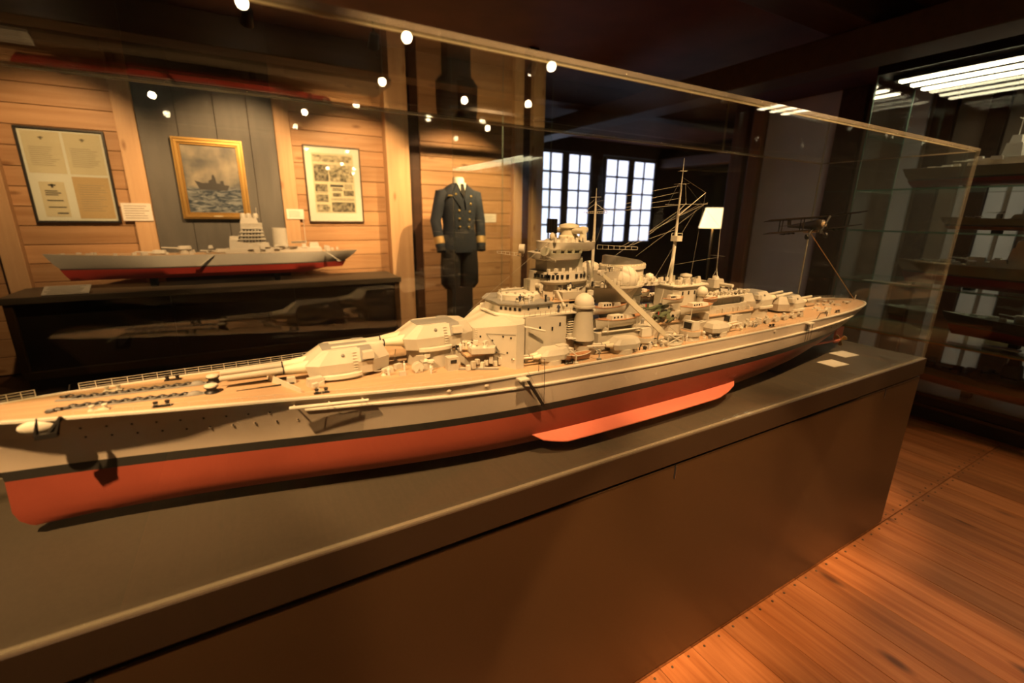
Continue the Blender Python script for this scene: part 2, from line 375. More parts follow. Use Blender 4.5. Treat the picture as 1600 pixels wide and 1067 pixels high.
# ================================================================== the battleship model
YC = 1.0965
mottled('ship_grey', (.52, .475, .385), (.57, .52, .42), 18, .55, spec=.3)
mottled('hull_grey', (.62, .515, .40), (.66, .55, .425), 9, .5, spec=.35)
principled('light_grey', (.68, .63, .52), .5, 0, .3)
principled('roof_grey', (.255, .245, .22), .6, 0, .3)
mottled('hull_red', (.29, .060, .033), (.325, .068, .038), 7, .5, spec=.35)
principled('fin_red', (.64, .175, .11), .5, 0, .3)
principled('boot_black', (.030, .028, .024), .45)
principled('chain_dark', (.024, .021, .018), .45, .3)
principled('gun_buff', (.72, .66, .50), .5, 0, .3)
principled('boat_wood', (.42, .21, .10), .45)
principled('plane_green', (.095, .115, .06), .5)
principled('dark_glass', (.02, .02, .02), .25)
principled('brass', (.75, .52, .22), .32, 1.0)
principled('navy_cloth', (.03, .035, .06), .8)
principled('white_cloth', (.75, .73, .68), .8)
# ship deck: fine planking along x
def deck_material():
    m = principled('deck_wood', (.62, .40, .23), .55, 0, .3); b = m.node_tree.nodes['Principled BSDF']
    tc = N(m, 'ShaderNodeTexCoord'); mp = N(m, 'ShaderNodeMapping'); mp.inputs['Scale'].default_value = (1, 1, 1); L(m, tc.outputs['Object'], mp.inputs[0])
    wv = N(m, 'ShaderNodeTexWave', bands_direction='Y'); wv.inputs['Scale'].default_value = 62; wv.inputs['Distortion'].default_value = 0; L(m, mp.outputs[0], wv.inputs['Vector'])
    cr = N(m, 'ShaderNodeValToRGB'); cr.color_ramp.elements[0].position = .02; cr.color_ramp.elements[1].position = .25
    cr.color_ramp.elements[0].color = (.47, .29, .16, 1); cr.color_ramp.elements[1].color = (.66, .445, .265, 1); L(m, wv.outputs[0], cr.inputs[0])
    nz = N(m, 'ShaderNodeTexNoise'); nz.inputs['Scale'].default_value = 5; mp2 = N(m, 'ShaderNodeMapping'); mp2.inputs['Scale'].default_value = (1.2, 14, 1); L(m, tc.outputs['Object'], mp2.inputs[0]); L(m, mp2.outputs[0], nz.inputs['Vector'])
    mx = N(m, 'ShaderNodeMix', data_type='RGBA', blend_type='MULTIPLY'); mx.inputs[0].default_value = .35
    L(m, cr.outputs[0], mx.inputs[6]); L(m, nz.outputs[0], mx.inputs[7]); L(m, mx.outputs[2], b.inputs['Base Color'])
deck_material()

S = thing('battleship_model', 'huge cream battleship model with red lower hull inside the long glass case', 'model ship', (1.05, YC, .89))
Dt = [(-.51, .003), (-.49, .020), (-.47, .031), (-.43, .048), (-.38, .064), (-.31, .079), (-.25, .090), (-.17, .105), (-.08, .119), (.02, .135), (.15, .158), (.25, .177), (.354, .194), (.5, .206), (.65, .21), (.95, .21), (1.3, .206), (1.6, .197), (1.8, .188), (2.0, .176), (2.2, .155), (2.35, .131), (2.47, .102), (2.55, .071), (2.60, .033), (2.615, .003)]
Wt = [(-.437, .002), (-.35, .016), (-.25, .036), (-.1, .070), (.1, .118), (.3, .162), (.5, .192), (.7, .206), (1.0, .209), (1.4, .203), (1.7, .187), (2.0, .150), (2.2, .110), (2.4, .055), (2.5, .02), (2.53, .002)]
Bt = [(-.415, .002), (-.2, .010), (0, .034), (.3, .095), (.6, .145), (1.0, .158), (1.4, .14), (1.7, .092), (2.0, .032), (2.2, .008), (2.45, .002)]
Zt = [(-.51, 1.152), (-.3, 1.146), (-.08, 1.138), (.15, 1.131), (.4, 1.126), (1, 1.123), (1.8, 1.119), (2.3, 1.117), (2.615, 1.115)]
Ledge = [(.0, 1.106), (.2, 1.1015), (.6, 1.091), (1.0, 1.0835), (1.8, 1.082), (2.35, 1.085)]
D_ = lambda x: smoothlerp(Dt, x); Z_ = lambda x: lerp(Zt, x)
STEM = [(.915, -.415), (.925, -.432), (.95, -.440), (1.015, -.437), (1.035, -.439), (1.06, -.446), (1.09, -.462), (1.12, -.487), (1.152, -.51)]
STERN = [(.915, 2.30), (.96, 2.40), (1.015, 2.53), (1.035, 2.555), (1.06, 2.580), (1.09, 2.602), (1.12, 2.615)]
NS = 90; S_ = [0.5-0.5*math.cos(PI*i/NS) if False else (i/NS) for i in range(NS+1)]
S_ = [s*.55+.45*(0.5-0.5*math.cos(PI*s)) for s in S_]
def station(s):
    xd = -.51+s*(2.615+.51); zd = Z_(xd); rows = []
    xw = lambda z: lerp(STEM, z)+s*(lerp(STERN, z)-lerp(STEM, z))
    p = 1.0+1.1*max(0, 1-max(0, (xd+.5))/.9)
    def side(z):
        x = xw(z); w = smoothlerp(Wt, -.437+s*(2.967)); d = smoothlerp(Dt, xd); t = (z-1.015)/(zd-1.015)
        return x, w+(d-w)*max(t, 0)**p
    zl = lerp(Ledge, xd); on = max(0, min(1, (xd-.0)/.06))*max(0, min(1, (2.36-xd)/.05)); e = .0042*on
    rows.append((xd, D_(xd), zd))
    for z, k in (((zd+zl+.004)/2, 0), (zl+.0042, 0), (zl+.0005, e), (zl-.0010, e)):
        x, y = side(z); rows.append((x, y+k, z))
    x, y = side(1.056); rows.append((x, y+e*.8, 1.056))
    x, y = side(1.035); rows.append((x, y+e*.4, 1.035))
    x, y = side(1.015); rows.append((x, y, 1.015)); w = y
    xk = -.51+s*3.125
    zk = .915+max(0, (s-.80)/.20)**1.4*.085; b = smoothlerp(Bt, -.415+s*2.86)
    for a in (20, 40, 58, 74, 90):
        a = math.radians(a); z = zk+(1.015-zk)*(1-math.sin(a)); rows.append((lerp(STEM, z)+s*(lerp(STERN, z)-lerp(STEM, z)), b+(w-b)*max(math.cos(a), 0)**.62, z))
    rows.append((rows[-1][0], 0, zk))
    return rows
ST = [station(s) for s in S_]
def skin(i0, i1):
    m = MB()
    for sg in (-1, 1):
        for a in range(NS):
            pass
        vs = []; fs = []; n = i1-i0+1
        for st in ST:
            for (x, y, z) in st[i0:i1+1]: vs.append((x, YC+sg*y, z))
        for a in range(NS):
            for j in range(n-1):
                q = (a*n+j, (a+1)*n+j, (a+1)*n+j+1, a*n+j+1); fs.append(q if sg < 0 else q[::-1])
        m.add(vs, fs)
    return m
skin(0, 6).build('hull_side', 'hull_grey', S, 25, label='warm grey upper hull sides')
skin(6, 7).build('boot_topping', 'boot_black', S, 40, label='black waterline band')
skin(7, len(ST[0])-1).build('lower_hull', 'hull_red', S, 40, label='red lower hull')
# decks
m = MB(); vs = []; fs = []
for i in range(161):
    x = -.508+3.121*i/160; d = max(D_(x)-.004, .002); vs += [(x, YC-d, Z_(x)+.0004), (x, YC+d, Z_(x)+.0004)]
    if i: fs.append((2*i-2, 2*i-1, 2*i+1, 2*i)[::-1])
m.add(vs, fs).build('main_deck', 'deck_wood', S, label='fine planked wooden deck')
m = MB()
for sg in (-1, 1):
    R = []
    for i in range(161):
        x = -.509+3.123*i/160; d = D_(x); z = Z_(x)
        R.append([(x, YC+sg*(d+.0012), z-.002), (x, YC+sg*(d+.0012), z+.0022), (x, YC+sg*max(d-.007, .0005), z+.0022), (x, YC+sg*max(d-.007, .0005), z-.002)])
    m.rings(R)
m.build('deck_edge', 'light_grey', S, 30)
m = MB()   # armour ledge strip
for sg in (-1, 1):
    R = []
    for st in ST:
        if .02 < st[0][0] < 2.36:
            x, y, z = st[3]; R.append([(x, YC+sg*(y-.004), z+.0022), (x, YC+sg*(y+.0022), z+.0012), (x, YC+sg*(y+.0022), z-.0022), (x, YC+sg*(y-.004), z-.0022)])
    m.rings(R)
m.build('armour_ledge', 'light_grey', S)
# bilge keels
m = MB()
for sg in (-1, 1):
    R = []
    n = 40
    for i in range(n+1):
        t = i/n; x = .585+.835*t
        w = min(1, (t/.10)**.5 if t < .10 else 1, ((1-t)/.16)**.55 if t > .84 else 1)
        # hull point near z=.952
        s = (x+.44)/(2.88); st = min(ST, key=lambda q: abs(q[9][0]-x)); yb = st[9][1]; zb = st[9][2]
        yi, zi = yb-.004, zb
        yo, zo = yb+.002+.036*w, zb-.0005-.020*w
        R.append([(x, YC+sg*yi, zi+.0016), (x, YC+sg*yo, zo+.0016), (x, YC+sg*yo, zo-.0012), (x, YC+sg*yi, zi-.0012)])
    m.cur = 0; m.rings(R)
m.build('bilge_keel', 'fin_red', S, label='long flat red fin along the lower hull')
for x, w_ in ((.58, .10), (1.45, .10), (2.0, .03), (.15, .035)): MB().bx(x-.018, x+.018, YC-w_, YC+w_, .89, .922).build('keel_block', 'slab_paint', S)
# rudders, screws
for sg in (-1, 1):
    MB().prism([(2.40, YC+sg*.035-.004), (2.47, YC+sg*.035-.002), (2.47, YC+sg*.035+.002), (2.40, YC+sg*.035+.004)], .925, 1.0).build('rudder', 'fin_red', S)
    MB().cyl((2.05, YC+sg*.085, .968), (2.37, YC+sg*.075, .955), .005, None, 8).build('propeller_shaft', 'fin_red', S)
    pr = MB()
    for k in range(3):
        a = k*2.094+.4; c = Vector((2.372, YC+sg*.075, .955)); u = Vector((0, math.cos(a), math.sin(a))); v = Vector((.25, -math.sin(a), math.cos(a)))
        pts = [c+u*.004-v*.004, c+u*.024-v*.011, c+u*.030, c+u*.024+v*.011, c+u*.004+v*.004]; off = Vector((.0016, 0, 0))
        pr.rings([[p-off for p in pts], [p+off for p in pts]])
    pr.cyl((2.362, YC+sg*.075, .955), (2.388, YC+sg*.075, .955), .007, .002, 10).build('propeller', 'brass', S)
# portholes
m = MB(); m2 = MB()
def hull_y(x, z):
    prev = None
    for st in ST:
        q = None
        for a, b in zip(st[:8], st[1:8]):
            if a[2] >= z >= b[2]:
                t = (a[2]-z)/max(a[2]-b[2], 1e-6); q = (a[0]+(b[0]-a[0])*t, a[1]+(b[1]-a[1])*t); break
        if q is None: continue
        if prev and prev[0] <= x <= q[0]: return prev[1]+(q[1]-prev[1])*(x-prev[0])/max(q[0]-prev[0], 1e-6)
        prev = q
    return D_(x)
for row, (x0, x1, n, dz) in enumerate(((-.30, .0, 9, .028), (-.30, .05, 10, .052), (1.95, 2.45, 9, .052))):
    for k in range(n):
        x = x0+(x1-x0)*k/(n-1); z = Z_(x)-dz
        for sg in (-1, 1):
            y = YC+sg*hull_y(x, z); m.cyl((x, y-sg*.004, z), (x, y+sg*.0005, z), .0034, .0030, 10); m2.cyl((x, y-sg*.002, z), (x, y+sg*.0008, z), .0020, None, 8)
m.build('porthole_rims', 'hull_grey', S, kind='stuff'); m2.build('porthole_glass', 'dark_glass', S, kind='stuff')
# hull seams (thin vertical plates lines)
# anchors with hawse bulges
for sg in (-1, 1):
    x = -.345; y = YC+sg*(D_(x)+.001); z = Z_(x)-.010
    m = MB(); m.sphere((x-.006, y-sg*.004, z-.002), .020, 14, 8, k=(1.35, .42, .62)); m.build('hawse_bolster', 'light_grey', S, 60)
    a = MB(Matrix.Translation((x+.008, y+sg*.012, z)) @ Matrix.Scale(1.45, 4) @ Matrix.Translation((-x-.008, -y-sg*.012, -z))); a.cyl((x+.024, y+sg*.012, z+.010), (x+.008, y+sg*.013, z-.010), .0028, None, 6)
    a.box((x+.008, y+sg*.013, z-.009), (.020, .009, .006)).cyl((x-.001, y+sg*.014, z-.008), (x+.004, y+sg*.015, z+.014), .0030, .0008, 6).cyl((x+.017, y+sg*.014, z-.008), (x+.024, y+sg*.015, z+.011), .0030, .0008, 6)
    a.build('anchor', 'chain_dark', S)
# railings
def rail(name, pts, h=.0125, lines=2, r=.00042, mat='light_grey'):
    m = MB()
    for p in pts: m.cyl(p, (p[0], p[1], p[2]+h), r*1.25, None, 4)
    for k in range(1, lines+1):
        for a, b in zip(pts, pts[1:]): m.cyl((a[0], a[1], a[2]+h*k/lines), (b[0], b[1], b[2]+h*k/lines), r, None, 3)
    return m.build(name, mat, S)
def edge_pts(x0, x1, n, sg, inset=.004): return [(x0+(x1-x0)*i/n, YC+sg*(D_(x0+(x1-x0)*i/n)-inset), Z_(x0+(x1-x0)*i/n)+.001) for i in range(n+1)]
rail('railing', edge_pts(-.325, .46, 32, 1), .0155, 3, .0005)
rail('railing', edge_pts(-.49, -.385, 6, 1), .0155, 3, .0005)
rail('railing', edge_pts(-.49, -.40, 5, -1), .0155, 3, .0005)
rail('railing', edge_pts(1.7, 2.60, 34, 1), .012, 2)
rail('railing', edge_pts(-.30, .44, 26, -1), .011, 1, .0003)
rail('railing', edge_pts(1.75, 2.60, 34, -1), .012, 2, .0003)
rail('railing', edge_pts(.60, 1.70, 44, -1), .010, 1, .0003)
rail('railing', edge_pts(.50, 1.68, 44, 1), .012, 2)

# chain gear on the foredeck
def torus(m, c, u, v, R1, R2, r, n=8, k=4):
    rs = []
    for i in range(n):
        a = 2*PI*i/n; d = u*math.cos(a)*R1+v*math.sin(a)*R2; dn = d.normalized(); w = u.cross(v)
        rs.append([c+d+(dn*math.cos(2*PI*j/k)+w*math.sin(2*PI*j/k))*r for j in range(k)])
    m.rings(rs+[rs[0]], False, False)
for sg in (-1, 1):
    x0, y0, x1, y1 = -.120, sg*.033, -.345, sg*.024
    m = MB(); n = 24
    for i in range(n):
        t = (i+.5)/n; x = x0+(x1-x0)*t; y = YC+y0+(y1-y0)*t
        if t > .85: y += sg*(t-.85)*.12
        c = Vector((x, y, Z_(x)+.0032)); u = Vector((1, -.03*sg, 0)).normalized()
        torus(m, c, u, Vector((0, 1, 0)) if i % 2 else Vector((0, 0, 1)), .0066, .0036, .0016)
    m.build('anchor_chain', 'chain_dark', S)
    m = MB(); R = []
    for i in range(9):
        x = -.09-.26*i/8; w = .011 if i not in (0, 8) else .004; y = YC+y0+(y1-y0)*i/8; R.append([(x, y-w, Z_(x)+.0008), (x, y+w, Z_(x)+.0008), (x, y+w, Z_(x)+.0014), (x, y-w, Z_(x)+.0014)])
    m.rings(R).build('chain_track', 'roof_grey', S)
    z = Z_(-.1); y = YC+sg*.033
    c = MB(); c.lathe((-.098, y, z), [(.014, 0), (.013, .003), (.009, .006), (.0095, .010), (.013, .012), (.013, .014)], 14).build('capstan', 'chain_dark', S, 35)
    MB().lathe((-.098, y, z+.014), [(.0125, 0), (.012, .003), (.008, .0045), (.0005, .005)], 14).build('capstan_head', 'light_grey', S, 35)
    h = MB(); h.sphere((-.128, y, z), .010, 10, 5, 0, PI/2, (1.5, .8, .9)).build('chain_pipe', 'roof_grey', S, 60)
    # breakwater
    R = []
    b = MB(); apex = (.005, YC, Z_(0)); end = (.062, YC+sg*.108, Z_(.06))
    b.rings([[(apex[0], apex[1], apex[2]), (apex[0]+.002, apex[1], apex[2]), (apex[0]+.001, apex[1], apex[2]+.018), (apex[0]-.001, apex[1], apex[2]+.018)],
             [(end[0], end[1], end[2]), (end[0]+.002, end[1], end[2]), (end[0]+.001, end[1], end[2]+.010), (end[0]-.001, end[1], end[2]+.010)]]).build('breakwater', 'light_grey', S)
MB().box((-.02, YC-.0, Z_(0)+.0015), (.13, .0018, .003)).build('deck_rail', 'chain_dark', S)
MB().box((.00, YC-.045, Z_(0)+.0015), (.11, .0018, .003)).build('deck_rail', 'chain_dark', S)
def bollards(x, y, mat='chain_dark'):
    m = MB(); z = Z_(x)
    m.box((x, YC+y, z+.0012), (.030, .010, .0024))
    for d in (-.009, .009): m.lathe((x+d, YC+y, z), [(.0034, 0), (.0034, .008), (.0044, .009), (.0044, .011)], 8)
    m.build('bollard_pair', mat, S)
for x in (-.175, .10, .70, 1.30, 1.62, 2.15):
    for sg in (-1, 1): bollards(x, sg*(D_(x)-.024))
bollards(-.27, .05, 'light_grey'); bollards(-.27, -.058, 'light_grey')

# ------------------------------------------------------------------ gun turrets
def turret(x, y, z, rz, k, name, elev=0.0, main=True, barbette=None):
    T = Matrix.Translation((x, YC+y, z)) @ Matrix.Rotation(rz, 4, 'Z') @ Matrix.Scale(k, 4)
    lo = [(-.084, -.041), (-.058, -.057), (.058, -.060), (.104, -.036), (.104, .036), (.058, .060), (-.058, .057), (-.084, .041)]
    sc = lambda pl, f: [(a*f+.002, b*f) for a, b in pl]
    top = [(-.044, -.030), (-.032, -.042), (.048, -.045), (.090, -.026), (.090, .026), (.048, .045), (-.032, .042), (-.044, .030)]
    g = MB(T); g.rings([[(a, b, .006) for a, b in sc(lo, .95)], [(a, b, .035) for a, b in lo], [(a, b, .064) for a, b in top]])
    body = g.build(name, 'ship_grey', S)
    if barbette: MB().cyl((x, YC+y, barbette), (x, YC+y, z+.006*k), .064*k, .064*k, 28).build('barbette', 'ship_grey', S, 40)
    else: MB(T).lathe((0, 0, 0), [(.058, -.012), (.060, .0), (.058, .0062)], 24).build('turret_ring', 'light_grey', body, 40)
    if main:
        MB(T).prism([(-.045, -.030), (.03, -.030), (.03, -.0445), (.060, -.041), (.060, .041), (.03, .0445), (.03, .030), (-.045, .030)], .0638, .0648).build('roof_plate', 'roof_grey', body)
        for sg in (-1, 1):
            MB(T).rings([[(.034, sg*.0445, .0640), (.060, sg*.0405, .0640), (.062, sg*.0590, .036), (.032, sg*.0600, .036)], [(.034, sg*.0462, .0655), (.060, sg*.0425, .0655), (.062, sg*.0606, .0368), (.032, sg*.0616, .0368)]]).build('hood_plate', 'roof_grey', body)
            MB(T).box((.049, sg*.055, .050), (.026, .026, .016), 0, (.9, .8)).build('rangefinder_hood', 'ship_grey', body)
            r = MB(T)
            R = []
            for i in range(9):
                a = -.052+.085*i/8; w = .006*(1 if 0 < i < 8 else .5); yy = .060+.006*math.sin(PI*i/8)
                R.append([(a, sg*(yy-w), .004), (a, sg*(yy+w), .004), (a, sg*(yy+w), .012), (a, sg*(yy-w), .012)])
            r.rings(R).build('life_raft', 'light_grey', body)
            ld = MB(T)
            for i in range(9):
                zz = .008+.006*i; yy = (.0585+.0015*(zz-.006)/.029) if zz < .035 else .0600-.0155*(zz-.035)/.029
                ld.box((.020, sg*(yy+.001), zz), (.010, .0016, .0012))
            ld.build('ladder', 'light_grey', body)
            MB(T).sphere((-.005, sg*.0505, .0525), .0042, 8, 5).build('periscope_cap', 'roof_grey', body)
    n = 14
    for sg in (-1, 1):
        e = math.radians(elev); ox, oz, oy = -.062, .027, sg*.0198
        A = Matrix.Translation((ox, oy, oz)) @ Matrix.Rotation(e, 4, 'Y')
        def lx(m_, prof):
            R = []
            for (d, r) in prof: R.append([A @ Vector((-d, r*math.cos(2*PI*i/n), r*math.sin(2*PI*i/n))) for i in range(n)])
            m_.rings(R)
        bb = MB(T); lx(bb, [(.0, .0150), (.015, .0150), (.034, .0125), (.060, .0088), (.064, .0082)]); bb.build('gun_sleeve', 'gun_buff', body, 40)
        b2 = MB(T); lx(b2, [(.064, .0092), (.0665, .0092)]); b2.build('sleeve_ring', 'chain_dark', body, 40)
        b3 = MB(T); lx(b3, [(.0665, .0070), (.185, .0056), (.186, .0036), (.178, .0034)]); b3.build('gun_barrel', 'ship_grey' if main else 'light_grey', body, 40)
    return body
turret(.165, 0, 1.134, 0, 1, 'gun_turret', 0, True, 1.128)
turret(.388, 0, 1.169, 0, 1, 'gun_turret', 0, True, 1.124)
turret(1.745, 0, 1.155, PI, 1, 'gun_turret', 4, True, 1.116)
turret(1.985, 0, 1.1225, PI, 1, 'gun_turret', 2, True, 1.114)
for sg in (-1, 1):
    turret(.660, sg*.156, 1.135, sg*.06, .47, 'secondary_turret', 2, False, 1.12)
    turret(.900, sg*.166, 1.135, sg*.12, .50, 'secondary_turret', 4, False, 1.12)
    turret(1.335, sg*.155, 1.133, PI-sg*.05, .50, 'secondary_turret', 2, False, 1.118)

# ------------------------------------------------------------------ superstructure
def sym(pts): return [(x, YC-y) for x, y in pts]+[(x, YC+y) for x, y in reversed(pts)]
def house(name, pts, z0, z1, mat='ship_grey', top=None, parent=None):
    return MB().prism(sym(pts), z0, z1, sym(top) if top else None).build(name, mat, parent or S)
h1 = house('deck_house', [(.415, .035), (.45, .075), (.60, .098), (1.62, .088), (1.68, .050)], 1.118, 1.166)
house('upper_deck', [(.413, .036), (.449, .078), (.60, .103), (1.62, .093), (1.682, .052)], 1.166, 1.1685, 'deck_wood')
cb = MB()
CBP = [(.489, .050), (.550, .165), (.572, .165), (.600, .120)]; CBZ = [1.213, 1.240, 1.241, 1.241]
zz_ = CBZ+CBZ[::-1]; pp_ = [(x, YC-y) for x, y in CBP]+[(.600, YC+.11), (.585, YC+.11), (.570, YC+.10), (.497, YC+.050)]; n_ = len(pp_)
cb.rings([[(x, y, 1.122) for x, y in pp_], [(x, y, z) for (x, y), z in zip(pp_, zz_)]], True, False)
cb.add([(x, y, z) for (x, y), z in zip(pp_, zz_)]+[(.575, YC, 1.2455)], [(i, (i+1) % n_, n_) for i in range(n_)])
cbo = cb.build('conning_block', 'ship_grey', S, label='tall armoured block with sloped roof')
def wpt(t, z, o=.0008):   # point on the slanted near wall of the block
    a = Vector((.489, YC-.050, z)); b = Vector((.550, YC-.165, z)); nn = Vector((-.883, -.469, 0)); return a+(b-a)*t+nn*o
WR = math.atan2(-.115, .061)
for t, z in ((.16, 1.195), (.45, 1.190), (.70, 1.205), (.88, 1.205), (.22, 1.165), (.55, 1.160), (.80, 1.165), (.92, 1.15)):
    c_ = wpt(t, z); MB().box(c_, (.0045, .0012, .0045), WR).build('scuttle', 'dark_glass', cbo)
m = MB()
for i in range(15): m.box(wpt(.06, 1.130+.0058*i, .0012), (.008, .0014, .0011), WR)
m.build('ladder', 'light_grey', cbo)
MB().cyl(wpt(.3, 1.205), wpt(.62, 1.165), .0007, None, 4).cyl(wpt(.15, 1.158), wpt(.75, 1.160), .0009, None, 4).cyl(wpt(.3, 1.205), wpt(.98, 1.215), .0006, None, 4).build('side_stays', 'roof_grey', cbo)
h2 = house('bridge_house', [(.60, .095), (.605, .1165), (.735, .1165), (.745, .10), (.83, .10)], 1.130, 1.242)
lv = MB()
for i in range(8): lv.box((.775, YC-.104, 1.175+.0068*i), (.052, .010, .0022))
lv.bx(.748, .802, YC-.101, YC-.098, 1.168, 1.232).build('louvre', 'light_grey', h2)
for x, z in ((.65, 1.21), (.69, 1.205), (.715, 1.215)): MB().box((x, YC-.1170, z), (.005, .0014, .010)).build('scuttle', 'dark_glass', h2)
MB().prism(sym([(.552, .045), (.585, .112), (.83, .125), (.845, .10)]), 1.2415, 1.2455).build('bridge_deck', 'light_grey', S)
b3 = house('bridge', [(.566, .042), (.606, .0965), (.775, .0965), (.79, .06)], 1.2455, 1.272)
MB().prism(sym([(.558, .045), (.602, .1035), (.70, .1035), (.70, .08)]), 1.272, 1.275).build('bridge_brim', 'roof_grey', b3)
MB().prism(sym([(.70, .099), (.778, .1), (.795, .062)]), 1.272, 1.2745).build('bridge_roof', 'deck_wood', b3)
for k in range(5):
    t = (k+.5)/5; x = .566+.040*t; y = .042+.0545*t
    MB().box((x, YC-y, 1.260), (.0065, .003, .008), -.94).build('bridge_window', 'dark_glass', b3)
for x in (.625, .655, .69, .72, .75): MB().box((x, YC-.0968, 1.260), (.005, .0014, .0065)).build('bridge_window', 'dark_glass', b3)
m = MB(); m.lathe((.655, YC, 1.2745), [(.058, 0), (.058, .014), (.052, .020), (.0005, .0215)], 24, 1.15, .95); ct = m.build('conning_tower', 'light_grey', S, 35)
for a in range(14):
    an = 2*PI*a/14; MB().box((.655+.05*1.15*math.cos(an), YC+.05*.95*math.sin(an), 1.294), (.008, .006, .006), an).build('deck_locker', 'ship_grey', ct)
hut = MB().box((.692, YC-.012, 1.309), (.042, .036, .034)).build('director_hut', 'ship_grey', S)
MB().cyl((.692, YC-.055, 1.311), (.692, YC+.03, 1.311), .006, None, 10).cyl((.72, YC-.03, 1.305), (.745, YC-.03, 1.302), .008, None, 10).build('rangefinder', 'light_grey', hut, 40)
m = MB()
for i in range(6): m.box((.6705, YC-.02, 1.295+.005*i), (.0012, .008, .001))
m.build('ladder', 'roof_grey', hut)
m = MB(); m.rings([[(.742, YC-.09, 1.245), (.800, YC-.09, 1.245), (.81, YC-.05, 1.245), (.742, YC-.05, 1.245)], [(.735, YC-.095, 1.297), (.800, YC-.095, 1.297), (.815, YC-.05, 1.297), (.735, YC-.05, 1.297)]]).build('signal_house', 'ship_grey', S)
MB().box((.77, YC-.0955, 1.27), (.024, .002, .012)).build('opening', 'dark_glass', S)
MB().cyl((.722, YC-.085, 1.30), (.738, YC-.10, 1.26), .0042, None, 8).build('voice_pipe', 'light_grey', S)

# fore tower
tw = house('tower_column', [(.715, .03), (.74, .05), (.85, .05), (.87, .03)], 1.233, 1.318)
def oval(x0, x1, hw, n=20): 
    cx, rx = (x0+x1)/2, (x1-x0)/2
    return [(cx+rx*math.copysign(abs(math.cos(a))**.7, math.cos(a)), YC+hw*math.copysign(abs(math.sin(a))**.7, math.sin(a))) for a in [2*PI*i/n for i in range(n)]]
p1 = MB().prism(oval(.712, .865, .062), 1.312, 1.320, oval(.700, .868, .072)).prism(oval(.700, .868, .072), 1.320, 1.346, oval(.703, .860, .066)).build('tower_platform', 'ship_grey', S, 30)
for k in range(12):
    a = PI*1.02+.75*PI*k/12*.9; cx, rx = .784, .085
    x = cx+rx*math.copysign(abs(math.cos(a))**.7, math.cos(a)); y = YC+.0705*math.copysign(abs(math.sin(a))**.7, math.sin(a))
    MB().box((x, y, 1.336), (.0075, .0035, .010), math.atan2(math.cos(a), -math.sin(a))).build('tower_window', 'dark_glass', p1)
house('tower_column', [(.725, .03), (.745, .043), (.84, .043), (.85, .03)], 1.346, 1.385)
MB().prism(oval(.71, .835, .052), 1.378, 1.382, oval(.700, .838, .066)).prism(oval(.700, .838, .066), 1.382, 1.398, oval(.697, .840, .070)).build('tower_platform', 'ship_grey', S, 30)
house('tower_column', [(.745, .03), (.755, .04), (.83, .04), (.84, .03)], 1.398, 1.41)
MB().prism(oval(.733, .885, .048), 1.402, 1.407, oval(.724, .893, .060)).prism(oval(.724, .893, .060), 1.407, 1.428, oval(.722, .895, .064)).build('tower_platform', 'light_grey', S, 30)
MB().prism(oval(.74, .86, .045), 1.428, 1.434, oval(.75, .85, .038)).build('foretop_base', 'ship_grey', S, 30)
ft = MB().lathe((.815, YC-.004, 1.434), [(.030, 0), (.030, .008), (.024, .012), (.024, .030), (.030, .033), (.028, .040), (.012, .044), (.001, .045)], 16).build('foretop_director', 'gun_buff', S, 35)
MB().cyl((.815, YC-.075, 1.458), (.815, YC+.07, 1.458), .008, None, 10).build('rangefinder_arm', 'gun_buff', ft, 40)
MB().lathe((.862, YC-.01, 1.43), [(.012, 0), (.010, .02), (.015, .028), (.014, .036), (.003, .04)], 10).build('gun_director', 'gun_buff', S, 35)
m = MB()
for i in range(5): m.cyl((.752, YC-.03+.012*i, 1.452), (.752, YC-.03+.012*i, 1.490), .0009, None, 4)
for i in range(5): m.cyl((.752, YC-.03, 1.452+.0095*i), (.752, YC+.018, 1.452+.0095*i), .0009, None, 4)
m.bx(.7535, .755, YC-.03, YC+.018, 1.452, 1.490).build('radar_mattress', 'chain_dark', S)
MB().sphere((.755, YC-.012, 1.443), .011, 12, 7).build('radar_house', 'light_grey', S, 60)
MB().cyl((.705, YC-.052, 1.405), (.693, YC-.062, 1.406), .013, .012, 14).build('searchlight', 'light_grey', S, 40)
MB().cyl((.70, YC+.052, 1.405), (.688, YC+.062, 1.406), .013, .012, 14).build('searchlight', 'light_grey', S, 40)
def truss(p0, p1, h, name='lattice_yard', n=6, r=.0008, mat='light_grey'):
    p0 = Vector(p0); p1 = Vector(p1); up = Vector((0, 0, h)); m = MB()
    m.cyl(p0, p1, r, None, 4).cyl(p0+up, p1+up*.6, r, None, 4)
    for i in range(n+1):
        t = i/n; a = p0+(p1-p0)*t; m.cyl(a, a+up*(1-.4*t), r, None, 4)
    return m.build(name, mat, S)
truss((.70, YC-.06, 1.382), (.665, YC-.155, 1.386), .010); truss((.70, YC+.06, 1.382), (.665, YC+.155, 1.386), .010)
truss((.885, YC-.05, 1.407), (.93, YC-.165, 1.412), .012, n=7); truss((.885, YC+.05, 1.407), (.93, YC+.165, 1.412), .012, n=7)
MB().cyl((.73, YC-.03, 1.428), (.66, YC-.12, 1.430), .0008, None, 4).build('signal_spar', 'light_grey', S)
for (px_, py_, pz_, w_) in ((.72, -.055, 1.398, 5), (.735, -.05, 1.428, 5), (.71, -.06, 1.346, 6)):
    for i in range(w_):
        MB().box((px_+.025*i, YC+py_, pz_+.006), (.006+.004*(i % 2), .008, .012), .3*i).build('bridge_fitting', 'light_grey', S)
